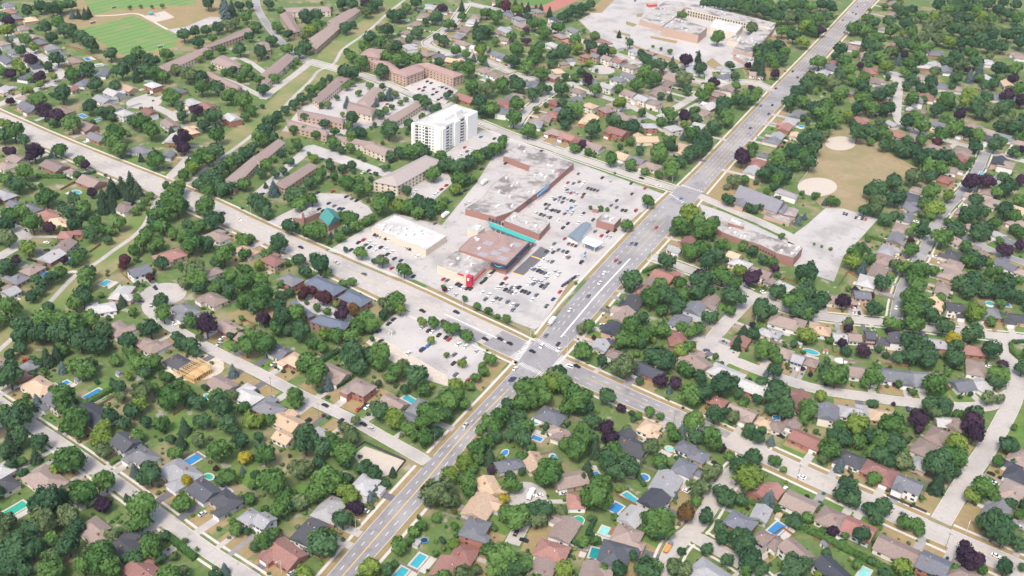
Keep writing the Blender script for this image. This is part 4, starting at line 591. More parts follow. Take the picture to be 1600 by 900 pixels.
def build_house(Hh):
    L, Wd, h, a = Hh["L"], Hh["W"], Hh["h"], Hh["a"]; c = Hh["c"]
    rc = Vector(R.choice(ROOFC[c]))*R.uniform(.85, 1.12)
    wc, wn = WALLC[2] if (c == 'r' and R.random() < .5) else R.choices(WALLC, (4, 2.5, 2.5, 1.5, 1))[0]
    wc = Vector(wc)*R.uniform(.9, 1.05)
    name = "two_storey_house" if Hh["two"] else ("small_house" if Hh["small"] else "bungalow")
    p = Hh["p"]; hip = R.choice((0, 0, .95, .95, 1.0)); pitch = R.uniform(.36, .52)
    rot = a+(math.pi/2 if Hh["perp"] else 0)
    o = thing(name, (p.x, p.y, 0), rot)
    tag(o, "%s %s %s with %s walls" % (ROOFN[c], "hip-roofed" if hip else "gabled", name.replace('_', '-', 1).replace('_', ' '), wn), "house", "houses along the streets", (p.x, p.y, h+1))
    far = PX((p.x, p.y, 2))[1] < 330
    mb = MB().box(-L/2, L/2, -Wd/2, Wd/2, 0, h)
    if not hip:
        for sx in (-1, 1):
            x = sx*L/2; top = h+.22+(Wd/2+.55)*pitch-.5
            mb.add([(x,-Wd/2,h),(x,Wd/2,h),(x,0,top)], [(0,1,2) if sx > 0 else (0,2,1)])
    put("wall", mb.mesh("wall", WALLM), o, color=wc)
    rf = put("roof", roof_mesh(L, Wd, h, pitch, hip), o, color=rc)
    if not far and R.random() < .6:
        put("chimney", CHIM, rf, loc=(R.uniform(-L/3, L/3), Wd*.18, h), sc=(.9, .7, Wd/2*pitch+1.0))
    wing = (not Hh["small"]) and R.random() < .62 and L > 10
    wx = 0; front = -Wd/2
    if wing:
        wl, ww = R.uniform(2.5, 4.5), R.uniform(.36, .46)*L; s = R.choice((-1, 1)); wx = s*(L/2-ww/2); wh = h if not Hh["two"] else R.choice((3., h))
        put("wing_wall", MB().box(wx-ww/2+.02, wx+ww/2-.02, -Wd/2-wl, -Wd/2+.3, 0, wh-.01).mesh("wall", WALLM), o, color=wc)
        b = ww/2+.5; ph = min(b*pitch, Wd/2*pitch*.95); y0 = -Wd/2-wl-.5; y1 = -.1 if wh == h else -Wd/2+.05; z = wh+.01
        hk = b*.9 if hip else .0
        V = [(wx-b,y0,z),(wx+b,y0,z),(wx+b,y1,z),(wx-b,y1,z),(wx-b,y0,z+.2),(wx+b,y0,z+.2),(wx+b,y1,z+.2),(wx-b,y1,z+.2),(wx,y0+hk,z+.2+ph),(wx,y1,z+.2+ph)]
        put("wing_roof", mesh("roof", V, [(0,3,2,1),(0,1,5,4),(1,2,6,5),(2,3,7,6),(3,0,4,7),(4,5,8),(5,6,9,8),(6,7,9),(7,4,8,9)], ROOFM), o, color=rc)
        front = -Wd/2-wl
    # openings
    gx = wx if wing else R.choice((-1, 1))*(L/2-2.6)
    if not Hh["small"]: put("garage_door", GARM, o, loc=(gx, front-.03, .05), sc=(4.4 if L > 11 else 2.8, .12, 2.2))
    dx = (gx-math.copysign(L*.38, gx)) if L > 9 else 0
    put("door", DOORM, o, loc=(dx, -Wd/2-.03, .1), sc=(1.1, .12, 2.1))
    rows = (1.0, 3.7) if Hh["two"] else (1.0,)
    for zr in rows:
        for k in range(2 if far else 3):
            x = -L/2+L*(k+.5)/(2 if far else 3)
            put("window", WINM, o, loc=(x, Wd/2+.02, zr), sc=(1.8, .1, 1.25))
            if zr > 2 or (abs(x-dx) > 1.8 and abs(x-gx) > 3.2 and not (wing and abs(x-wx) < L*.24)):
                put("window", WINM, o, loc=(x, -Wd/2-.02, zr), sc=(1.9, .1, 1.3))
        if not far:
            for sx in (-1, 1): put("window", WINM, o, loc=(sx*(L/2+.02), Wd*.15, zr), sc=(.1, 1.4, 1.2))
    if R.random() < .5 and not Hh["small"]:
        pw, pd, px_ = R.uniform(3, 6), R.uniform(2.5, 4.5), R.uniform(-L/4, L/4); wood = R.random() < .35
        put("deck" if wood else "patio", MB().box(px_-pw/2, px_+pw/2, Wd/2+.05, Wd/2+pd, .02, .45 if wood else .09).mesh("patio", R.choice((WOOD, GWOOD)) if wood else R.choice((PAVE, WALKM))), o)
    if not far and R.random() < .5:
        put("roof_vent", TRIM, rf, loc=(R.uniform(-L/4, L/4), -Wd*.12, h+Wd/2*pitch*.7), sc=(.4, .4, .7))
    # driveway and front lawn belong to the ground
    if not Hh["perp"] and 3 < Hh["d"] < 34:
        c_, s_ = math.cos(a), math.sin(a); W2 = lambda u, v: (p.x+c_*u-s_*v, p.y+s_*u+c_*v)
        yr = -Wd/2-(Hh["d"]-Wd/2)-.2
        if Hh["d"] < 24 and R.random() < .85:
            lm = R.choice((TANG, TANG, TANG, GREENG)); x0, x1 = -L/2-1.5, L/2+1.5
            q4 = [W2(x0, yr+1.5), W2(x1, yr+1.5), W2(x1, -Wd/2+1), W2(x0, -Wd/2+1)]
            if not any(inlot(v) or roadnear(v)[0] < .5 for v in q4): sheet("front_lawn", q4, .010+R.random()*.0035, lm)
        dw = 2.3 if L > 11 else 1.5
        q4 = [W2(gx-dw, yr), W2(gx+dw, yr), W2(gx+dw, front+.1), W2(gx-dw, front+.1)]
        if all(not inlot(v) for v in q4): sheet("driveway", q4, .1+R.random()*.004, R.choices((PAVE, ASPH, DARKA), (5, 2, 1.3))[0])
for Hh in HOUSE: build_house(Hh)
HP = np.array([(h["p"].x, h["p"].y, max(h["L"], h["W"])/2) for h in HOUSE])

# ---------------------------------------------------------------- larger buildings from surveyed roof corners
FOOT = []
def corners(o, s, pts, z): return ccw([Vector(U(o[0]+x/s, o[1]+y/s, z)[:2]) for x, y in pts])
def flat_building(o, parent, name, P, h, wallm, roofm, par=.3, z0=0):
    FOOT.append(P)
    c = sum(P, Vector((0,0)))/len(P)
    put("wall", MB().prism(P, z0, h).mesh("wall", wallm), parent)
    inner = [p+(c-p).normalized()*.5 for p in P]
    rf = put("roof", mesh("roof", [(p.x,p.y,h+.02) for p in inner], [tuple(range(len(inner)))], roofm), parent)
    n = len(P); V = [(p.x,p.y,h) for p in P]+[(p.x,p.y,h) for p in inner]+[(p.x,p.y,h+par) for p in P]+[(p.x,p.y,h+par) for p in inner]
    F = []
    for i in range(n):
        j = (i+1) % n; F += [(i,j,2*n+j,2*n+i), (n+j,n+i,3*n+i,3*n+j), (2*n+i,2*n+j,3*n+j,3*n+i)]
    put("parapet", mesh("parapet", V, F, roofm), parent)
    return rf
UNIT = MB().box(-.5,.5,-.5,.5,0,.8).box(-.42,.42,-.42,.42,.8,1.0).mesh("rooftop_unit", LGREY)
def rooftop_units(parent, P, h, n, seed):
    rr = random.Random(seed); xs = [p.x for p in P]; ys = [p.y for p in P]; k = 0
    for _ in range(400):
        if k >= n: break
        p = (rr.uniform(min(xs), max(xs)), rr.uniform(min(ys), max(ys)))
        c = sum(P, Vector((0,0)))/len(P); e = Vector(p)+(Vector(p)-c).normalized()*3
        if inpoly(p, P) and inpoly(e, P):
            put("rooftop_unit", UNIT, parent, loc=(*p, h+.02), rot=1.1, sc=(rr.uniform(1.5, 3.2), rr.uniform(1.3, 2.4), rr.uniform(.9, 1.8))); k += 1
def wall_windows(parent, a, b, zs, n, w, hh, m=GLASS, name="window", inset=.02, skip=0):
    a, b = Vector(a), Vector(b); d = b-a; rot = math.atan2(d.y, d.x); nrm = Vector((d.y, -d.x)).normalized()
    for z in zs:
        for i in range(n):
            q = a+d*((i+.5)/n)+nrm*inset; put(name, ubox(m), parent, loc=(q.x, q.y, z), rot=rot, sc=(w, .12, hh))
def big(name, label, cat, **kw):
    return thing(name, (0,0,0), 0, label, cat, kw.get("group"))
def anchor(o, P):
    """set the Empty at the foot of its thing, keeping the parts where they are"""
    c = sum(P, Vector((0,0)))/len(P)
    for ch in o.children: ch.location = ch.location-Vector((c.x, c.y, 0))
    o.location = (c.x, c.y, 0)
def block(name, label, cat, parts, units=0, group=None):
    o = big(name, label, cat, group=group); allp = []
    for k, (org, s, pts, h, wm, rm) in enumerate(parts):
        P = corners(org, s, pts, 5.4 if name == "plaza_building" else h); allp += P; flat_building(o, o, name, P, h, wm, rm)
        if units: rooftop_units(o, P, h, units, k+len(name))
    return o, allp
Z1, Z2, Z4, Z5, Z6, Z7, Z8 = ((700,210),6.925), ((680,320),6.427), ((860,290),6.925), ((1090,280),6.0), ((960,0),6.154), ((400,290),6.925), ((430,420),8.18)
# plaza
o, P = block("plaza_building", "long flat-roofed plaza row with stained beige roofs and brick rear walls", "shopping plaza",
  [(*Z1,[(598,235),(745,105),(1362,318),(1275,388),(890,345)],5.6,BRICK,FLAT), (*Z1,[(890,345),(1275,388),(1095,545),(842,455)],5.2,BRICK,FLAT),
   (*Z1,[(640,430),(842,455),(1095,545),(865,706),(462,562)],5.6,BRICK,FLAT), (*Z1,[(462,562),(865,706),(698,832),(520,893),(187,806),(372,688)],5.3,BRICK,FLAT),
   (*Z2,[(792,74),(1153,182),(1048,298),(690,162)],5.7,BRICK,FLAT)], 5)
Pf = corners(*Z1, [(1275,395),(1095,552),(865,712),(705,832)], 3)
for a, b, m in (((1215,425),(1185,460),REDS), ((1085,560),(960,670),BLUES), ((900,705),(850,745),DMET)):
    pa, pb = [Vector(U(700+v[0]/6.925, 210+v[1]/6.925, 4.5)[:2]) for v in (a, b)]; d = pb-pa; mid = (pa+pb)/2; nn = Vector((-d.y, d.x)).normalized(); nn = nn if nn.x > 0 else -nn
    put("fascia_sign", ubox(m), o, loc=(mid.x+nn.x*.6, mid.y+nn.y*.6, 4.2), rot=math.atan2(d.y, d.x), sc=(d.length, 1.0, 1.5))
pa, pb = [Vector(U(680+v[0]/6.427, 320+v[1]/6.427, 2.5)[:2]) for v in ((300,55),(1040,310))]
wall_windows(o, pa, pb, (.6,), 22, 2.2, 2.6, GLASS, "shop_window", -.1)
pa, pb = [Vector(U(700+v[0]/6.925, 210+v[1]/6.925, 1.5)[:2]) for v in ((705,850),(1285,405))]
wall_windows(o, pa, pb, (.5,), 26, 3.0, 2.6, GLASS, "shop_window", .2)
anchor(o, P)
o, P = block("grocery_store", "grocery store with terracotta flat roof and dark sign band in the plaza", "store",
  [(*Z2,[(545,257),(940,378),(712,607),(234,450),(352,330)],8.0,BRICK,TERRA), (*Z2,[(320,237),(415,192),(500,232),(432,282)],6.5,CREAM,FLATW)], 4)
TB = mat("roof_patch", (.30,.28,.29), .9, .1, .5)
for x, y in ((480,500),(605,485),(695,450),(815,400),(680,540),(530,385)):
    c = U(680+x/6.427, 320+y/6.427, 8.03); put("roof_patch", ubox(TB), o, loc=(c.x, c.y, 8.03), rot=math.radians(63), sc=(6, 7, .06))
for a, b, out in (((565,575),(712,612),-1), ((712,612),(940,385),-1)):
    pa, pb = [Vector(U(680+v[0]/6.427, 320+v[1]/6.427, 8)[:2]) for v in (a, b)]; d = pb-pa; mid = (pa+pb)/2; nn = Vector((d.y, -d.x)).normalized()
    put("sign_band", ubox(NAVY), o, loc=(mid.x+nn.x*.5, mid.y+nn.y*.5, 5.2), rot=math.atan2(d.y, d.x), sc=(d.length, .9, 2.9))
    arc = MB(); K = 9
    for i in range(K-1):                    # green swoosh mark
        t0, t1 = i/(K-1), (i+1)/(K-1); f = lambda t: (-2.6+5.2*t, 1.0*abs(2*t-1)**2)
        (x0, z0), (x1, z1) = f(t0), f(t1); arc.add([(x0,0,z0),(x1,0,z1),(x1,0,z1+.55),(x0,0,z0+.55)], [(0,1,2,3)])
    put("swoosh_mark", arc.mesh("swoosh_mark", mat("mint_sign", (.12,.55,.40), .5, .03, 1)), o, loc=(mid.x+nn.x*1.0, mid.y+nn.y*1.0, 5.9), rot=math.atan2(d.y, d.x))
pa, pb = [Vector(U(680+v[0]/6.427, 320+v[1]/6.427, 0)[:2]) for v in ((720,665),(985,420))]
nn = Vector(((pb-pa).y, -(pb-pa).x)).normalized()
put("store_front", MB().prism(ccw([pa, pb, pb-nn*9, pa-nn*9]), 0, 3.6).mesh("store_front", BRICK), o)
wall_windows(o, pa, pb, (.4,), 12, 2.6, 2.3, GLASS, "shop_window", .1)
anchor(o, P)
P = corners(*Z2, [(524,166),(592,196),(1012,358),(992,384),(935,370),(566,222)], 4.5); c = sum(P, Vector((0,0)))/len(P)
o = big("market_canopy", "bright teal metal canopy roof between the two plaza blocks", "canopy")
put("canopy_roof", MB().prism(P, 4.4, 4.8).mesh("canopy_roof", TEAL), o)
for i in range(8):
    q = P[0].lerp(P[3], .1+i*.11); put("post", ubox(WHITE), o, loc=(q.x, q.y, 0), sc=(.3,.3,4.4))
anchor(o, P)
o, P = block("pharmacy", "low store with beige roof and red corner sign tower at plaza corner", "store",
  [(*Z2,[(216,464),(558,573),(387,722),(182,668),(20,604)],6.2,CREAM,FLAT)], 5)
c = U(680+345/6.427, 320+815/6.427, 0)
put("sign_tower", ubox(REDS), o, loc=(c.x, c.y, 0), rot=math.radians(63), sc=(3.0, 4.2, 8.4))
put("sign_mark", ubox(WHITE), o, loc=(c.x-.9, c.y-2.6, 5.8), rot=math.radians(-27), sc=(1.2, .8, 1.7))
for a, b in (((175,675),(285,712)), ((385,770),(505,650))):
    pa, pb = [Vector(U(680+v[0]/6.427, 320+v[1]/6.427, 5)[:2]) for v in (a, b)]; d = pb-pa; mid = (pa+pb)/2
    put("fascia_sign", ubox(REDS), o, loc=(mid.x, mid.y, 4.6), rot=math.atan2(d.y, d.x), sc=(d.length, .6, 1.3))
anchor(o, P)
o, P = block("strip_mall", "white flat-roofed strip mall behind its own parking lot", "strip mall", [((400,225),4.,[(720,521),(870,446),(1190,576),(1062,664)],5.2,CREAM,FLATW)], 12)
wall_windows(o, U(400+728/4, 225+555/4)[:2], U(400+1058/4, 225+700/4)[:2], (.4,), 18, 3.2, 2.6, GLASS, "shop_window", .15); anchor(o, P)
o, P = block("bank", "square red brick bank with flat roof beside the plaza lot", "bank", [(*Z4,[(500,372),(587,287),(768,346),(690,425)],6.2,BRICK,FLAT)], 4); anchor(o, P)
o, P = block("small_brick_kiosk", "small brick kiosk with hedges in the plaza lot", "kiosk", [(*Z4,[(455,250),(460,212),(530,222),(520,262)],3.2,BRICK,FLAT)]); anchor(o, P)
def hip_block(o, P, h, rise, hip, wm, rcol, part=""):
    """roof over a surveyed quad; ridge along its longer side"""
    FOOT.append(P)
    P = ccw(P)
    if (P[1]-P[0]).length+(P[3]-P[2]).length < (P[2]-P[1]).length+(P[0]-P[3]).length: P = P[1:]+P[:1]
    put("wall", MB().prism(P, 0, h).mesh("wall", wm), o)
    c = sum(P, Vector((0,0)))/4; E = [p+(p-c).normalized()*.7 for p in P]
    m0, m1 = (E[3]+E[0])/2, (E[1]+E[2])/2; u = (m1-m0); wd = (E[3]-E[0]).length/2; k = min(.48, hip*wd/u.length)
    r0, r1 = m0+u*k, m1-u*k
    V = [(p.x,p.y,h+.01) for p in E]+[(p.x,p.y,h+.3) for p in E]+[(r0.x,r0.y,h+.3+rise),(r1.x,r1.y,h+.3+rise)]
    rf = put("roof", mesh("roof", V, [(3,2,1,0),(0,1,5,4),(1,2,6,5),(2,3,7,6),(3,0,4,7),(4,5,9,8),(5,6,9),(6,7,8,9),(7,4,8)], ROOFM), o, color=rcol)
    return P
# fuel station
o = big("fuel_station_shop", "blue-grey gabled shop of the fuel station with white end wall", "shop")
P = hip_block(o, corners(*Z4, [(190,548),(345,410),(440,432),(298,608)], 3.6), 3.6, 1.8, 0, WHITEW, (.17,.21,.25)); anchor(o, P)
o = big("fuel_canopy", "white flat canopy over the fuel pumps with blue edge", "canopy")
P = corners(*Z4, [(340,612),(385,555),(578,618),(490,672)], 5.2); put("canopy_roof", MB().prism(P, 4.9, 5.6).mesh("canopy_roof", WHITE), o)
c = sum(P, Vector((0,0)))/4; put("fascia", MB().prism([p+(p-c).normalized()*.12 for p in P], 5.0, 5.3).mesh("fascia", BLUES), o)
for p in P:
    q = p.lerp(c, .3); put("post", ubox(WHITE), o, loc=(q.x,q.y,.03), sc=(.4,.4,4.88))
for t in (.35, .65):
    q = P[0].lerp(P[2], t); put("fuel_pump", ubox(BLUES), o, loc=(q.x,q.y,.03), rot=1.1, sc=(1.2,.6,1.7))
anchor(o, P)
c = U(860+370/6.925, 290+800/6.925)
o = thing("pylon_sign", (c.x,c.y,.03), 1.1, "blue and white pylon sign beside the fuel station", "sign"); put("post", ubox(WHITE), o, sc=(.5,.5,2)); put("panel", ubox(BLUES), o, loc=(0,0,2), sc=(2.6,.5,4.4)); put("panel_band", ubox(WHITE), o, loc=(0,0,3.6), sc=(2.62,.54,.7))
# apartment tower
o = big("apartment_tower", "white eight-storey apartment tower with balconies behind the plaza", "apartment building")
AH = 22.; Pq = [Vector(U(620+x/10, 150+y/10, AH)[:2]) for x, y in ((235,428),(700,525),(1226,240),(900,132))]
P = ccw(Pq); FOOT.append(P); flat_building(o, o, "t", P, AH, WHITEW, FLATW, .9)
c = sum(P, Vector((0,0)))/4
put("penthouse", MB().prism([p.lerp(c, .62) for p in P], AH, AH+3).mesh("penthouse", WHITEW), o); put("elevator_house", MB().prism([c+(p-c)*.18+Vector((9,8)) for p in P], AH, AH+4.2).mesh("elevator_house", WHITEW), o)
for a_, b_, f0, f1, dd, hh in ((Pq[1],Pq[2],.70,1.0,2.6,AH+.7), (Pq[1],Pq[2],.0,.10,1.4,AH+.5), (Pq[0],Pq[1],.76,1.0,1.8,AH+.6), (Pq[0],Pq[1],.0,.08,1.2,AH+.5), (Pq[1],Pq[2],.36,.50,1.2,AH+.4)):
    d_ = b_-a_; n_ = Vector((d_.y, -d_.x)).normalized(); put("bay", MB().prism(ccw([a_+d_*f0-n_*2, a_+d_*f1-n_*2, a_+d_*f1+n_*dd, a_+d_*f0+n_*dd]), 0, hh).mesh("bay", WHITEW), o)
zs = [1.1+2.7*i for i in range(8)]
for (a, b), cols in (((Pq[0],Pq[1]), "wBwwBww.w"), ((Pq[1],Pq[2]), "wBwwwB...")):
    d = b-a; n = len(cols); rot = math.atan2(d.y, d.x); nn = Vector((d.y, -d.x)).normalized(); cw = d.length/n
    for i, ch in enumerate(cols):
        q = a+d*((i+.5)/n)
        for z in zs:
            if ch == 'w': put("window", ubox(GLASS), o, loc=(q.x+nn.x*.02, q.y+nn.y*.02, z), rot=rot, sc=(min(1.5, cw*.4), .14, 1.35))
            if ch == 'B':
                put("balcony_door", ubox(GLASS), o, loc=(q.x+nn.x*.02, q.y+nn.y*.02, z-.7), rot=rot, sc=(cw*.9, .14, 2.2))
                put("balcony", ubox(WHITEW), o, loc=(q.x+nn.x*.85, q.y+nn.y*.85, z-.95), rot=rot, sc=(cw*.92, 1.6, .2))
                put("balcony_rail", ubox(LGREY), o, loc=(q.x+nn.x*1.6, q.y+nn.y*1.6, z-.75), rot=rot, sc=(cw*.92, .07, .85))
for i in range(5):
    q = P[0].lerp(P[2], .1+.18*i); put("antenna", ubox(WHITE), o, loc=(q.x,q.y,AH), sc=(.25,.25,3.2))
anchor(o, P)
# residence, condominium, townhouses
def rowhouse(name, label, cat, org, s, quads, h, rise, hip, wm, rc, win=True, group=None, grow=1.0):
    o = big(name, label, cat, group=group); allp = []
    for pts in quads:
        P = corners(org, s, pts, h); c = sum(P, Vector((0,0)))/4; P = hip_block(o, [c+(p-c)*grow for p in P], h, rise, hip, wm, rc); allp += P
        for i in range(4):
            a, b = P[i], P[(i+1)%4]
            if win and (b-a).length > 9: wall_windows(o, a, b, [1.0+2.8*k for k in range(int(h//2.7))], int((b-a).length//4.5), 1.6, 1.3)
    anchor(o, allp); return o
rowhouse("retirement_residence", "cream three-storey residence with wide mauve-grey hip roof", "residence", (400,225), 4., [[(735,236),(1060,72),(1160,110),(885,266)]], 8.4, 4.2, .9, CREAM, (.34,.29,.27))
rowhouse("condominium", "long angled brick condominium with brown roofs beside its car park", "condominium", (400,0), 4., [[(650,345),(700,302),(808,312),(770,366)],[(700,378),(830,388),(945,468),(850,452)],[(852,452),(1000,402),(1050,440),(940,482)],[(1003,402),(1082,394),(1295,466),(1232,488)]], 9.5, 2.6, .9, TBRICK, (.31,.21,.185))
TH = [((0,0),[(985,420),(1275,300),(1295,326),(1060,440)]),((0,0),[(1295,285),(1540,180),(1560,207),(1330,290)]),((0,0),[(1330,390),(1400,352),(1515,410),(1460,432)]),((0,0),[(1290,470),(1330,460),(1500,540),(1470,560)]),
 ((400,0),[(20,480),(185,346),(235,366),(70,520)]),((400,0),[(330,250),(470,152),(515,180),(380,300)]),((400,0),[(460,130),(620,42),(650,66),(520,160)]),((400,0),[(155,100),(215,82),(270,190),(225,200)]),((400,0),[(180,52),(445,42),(450,72),(215,78)]),((400,0),[(0,280),(70,265),(85,310),(0,330)]),
 ((400,0),[(365,610),(520,477),(580,490),(400,640)]),((400,0),[(640,640),(730,552),(790,570),(715,662)]),((400,0),[(590,642),(735,680),(715,722),(580,690)]),((400,0),[(275,690),(540,745),(525,772),(280,724)]),((400,0),[(800,750),(1000,642),(1030,660),(860,772)]),((400,0),[(205,752),(440,820),(425,845),(215,792)]),((400,0),[(512,850),(740,892),(735,918),(520,885)]),
 ((0,225),[(1395,240),(1580,86),(1620,110),(1470,266)]),((400,225),[(-20,90),(130,-20),(170,2),(30,122)]),((400,225),[(135,246),(320,132),(370,152),(190,272)]),((400,225),[(680,22),(740,2),(870,40),(800,72)])]
for i, (org, pts) in enumerate(TH):
    o = rowhouse("townhouse_row", None, "townhouse row", org, 4., [pts], 5.6, 2.2, .35, TBRICK if i % 2 else CREAM, [(.27,.20,.175),(.25,.185,.165),(.285,.22,.19)][i % 3], True, None, 1.13)
    tag(o, "long mauve-brown townhouse row", "townhouse row", "townhouse rows", (o.location.x, o.location.y, 5))
for i, (pts, lab) in enumerate((([(385,187),(530,92),(908,252),(740,350)], "longest slate blue roof on red brick townhouses along the cross road"), ([(810,372),(960,272),(1233,402),(1085,490)], "square slate blue roof on red brick townhouses nearest the corner car park"),
                ([(450,680),(590,592),(958,702),(860,800)], "slate blue townhouse roof set back among trees below the others"), ([(190,440),(290,430),(510,592),(420,625)], "narrow slate blue townhouse roof left of the small court"))):
    rowhouse("brick_townhouses", lab, "townhouses", *Z8, [pts], 5.8, 2.8, .9, BRICK, (.115,.135,.175), True, "slate roofed townhouses")
# churches and schools
o = big("teal_roofed_church", "brick church with steep teal roof and low brown wing", "church")
P = hip_block(o, corners(*Z7, [(690,347),(843,266),(905,368),(785,436)], 5), 5, 5.0, 0, BRICK, (.06,.22,.20))
flat_building(o, o, "w", corners(*Z7, [(400,346),(590,232),(695,290),(510,362)], 4.5), 4.5, BRICK, FLAT); put("steeple", ubox(BRICK), o, loc=(*U(400+515/6.925, 290+420/6.925)[:2], 0), sc=(1.6,1.6,10)); anchor(o, P)
o = big("grey_church", "large church with steep grey gable roof and orange brick wings", "church"); SL = (.20,.195,.215)
P = hip_block(o, corners(*Z5, [(345,170),(735,318),(830,235),(430,80)], 5), 5, 6.5, 0, TBRICK, SL)
hip_block(o, corners(*Z5, [(350,235),(375,195),(450,225),(425,262)], 5.0), 5.0, 3, 0, TBRICK, SL); hip_block(o, corners(*Z5, [(755,305),(800,240),(845,262),(800,325)], 5), 5, 2.2, .6, TBRICK, SL)
hip_block(o, corners(*Z5, [(805,330),(855,265),(945,292),(915,352)], 4), 4, 2.2, .6, TBRICK, (.30,.25,.24)); hip_block(o, corners(*Z5, [(725,125),(770,88),(942,150),(915,188)], 4.5), 4.5, 1.8, .6, WHITEW, (.27,.245,.25)); flat_building(o, o, "w", corners(*Z5, [(625,335),(660,305),(900,375),(860,410)], 3.5), 3.5, TBRICK, FLAT); anchor(o, P)
o, P = block("brick_school", "red brick school with stained flat roof below the grey church", "school", [(*Z5,[(75,335),(440,458),(818,592),(737,690),(580,612),(400,560),(225,495),(70,385)],5,BRICK,FLAT),(*Z5,[(820,592),(986,640),(905,738),(737,692)],7.5,BRICK,FLAT),(*Z5,[(290,372),(443,402),(430,448),(285,408)],7.5,BRICK,FLAT)], 6)
wall_windows(o, U(1090+575/6, 280+660/6, 3)[:2], U(1090+735/6, 280+735/6, 3)[:2], (3,), 6, 1.4, 1.2, GLASS, "window", .2); anchor(o, P)
o, P = block("large_school", "sprawling pale flat-roofed school around a courtyard", "school", [(*Z6,[(240,196),(490,12),(640,20),(690,62),(600,150),(560,186),(462,252)],6,TBRICK,FLAT),(*Z6,[(457,264),(590,172),(893,266),(808,338)],10,TBRICK,FLAT),
  (*Z6,[(645,20),(720,30),(1550,222),(1500,262),(1260,217),(692,87)],8,CREAM,FLAT),(*Z6,[(907,262),(970,182),(1240,242),(1170,322)],7.5,CREAM,FLATW),(*Z6,[(1200,412),(1312,330),(1420,242),(1550,226),(1535,275),(1330,512),(1140,482)],6,TBRICK,FLAT),
  (*Z6,[(1145,535),(1180,512),(1400,572),(1340,640)],4.5,TBRICK,FLAT),(*Z6,[(1080,382),(1170,332),(1260,372),(1200,408)],4.8,CREAM,FLAT)], 6)
a, b = [U(960+x/6.154, y/6.154, 4)[:2] for x, y in ((700,125),(1265,250))]; wall_windows(o, a, b, (1.2, 4.8), 22, 1.7, 2.2, GLASS, "window", .3)
a, b = [Vector(U(960+x/6.154, y/6.154, 5)[:2]) for x, y in ((575,310),(806,372))]
for i in range(7):
    q = a.lerp(b, i/6); put("pilaster", ubox(WHITEW), o, loc=(q.x, q.y-.3, 0), rot=.55, sc=(.6,.5,9.8))
c = a.lerp(b, -.35); put("mural", ubox(mat("mural_paint", (.20,.48,.55), .6, .2, .5)), o, loc=(c.x, c.y-.3, 4.5), rot=-.6, sc=(6,.2,4.5)); anchor(o, P)
# red storage building by the school
c = U(1018,10); o = thing("red_shed", (c.x,c.y,.02), .5, "red shed standing in the school car park", "shed"); put("wall", MB().box(-6,6,-3,3,0,3).mesh("wall", mat("red_paint", (.5,.13,.10), .7, .1, 1)), o); put("roof", roof_mesh(12, 6, 3, .3, 0), o, color=(.5,.2,.17))

# ---------------------------------------------------------------- timber house frame under construction
c = U(302, 583); d, q, t, ri = roadnear(c); o = thing("timber_house_frame", (c.x,c.y,0), math.atan2(t.y,t.x), "unfinished house of bare yellow timber framing and plywood beside the street", "house frame")
put("floor_deck", MB().box(-9,9,-7,7,0,.4).mesh("deck", LUMBER), o); put("upper_deck", MB().box(-9,-2,-7,7,3.1,3.4).mesh("deck", LUMBER), o)
stud, plate = MB().box(-.1,.1,-.1,.1,0,2.7).mesh("stud", LUMBER), None
for lev, (x0, x1) in ((.4,(-9,9)), (3.4,(-9,3))):
    for xx in np.arange(x0, x1+.1, 1.5):
        for yy in (-7, 0, 7): put("stud", stud, o, loc=(xx, yy, lev))
    for yy in np.arange(-5.5, 7, 1.5):
        for xx in (x0, x1): put("stud", stud, o, loc=(xx, yy, lev))
    for yy in (-7, 0, 7): put("top_plate", ubox(LUMBER), o, loc=((x0+x1)/2, yy, lev+2.7), sc=(x1-x0, .3, .3))
    for yy in np.arange(-6.2, 7, 1.55): put("joist", ubox(LUMBER), o, loc=((x0+x1)/2, yy, lev+2.75), sc=(x1-x0, .18, .26))
sheet("construction_dirt", [(c.x+math.cos(a_)*17, c.y+6+math.sin(a_)*14) for a_ in np.arange(0, 6.28, .5)], .03, DIRT)

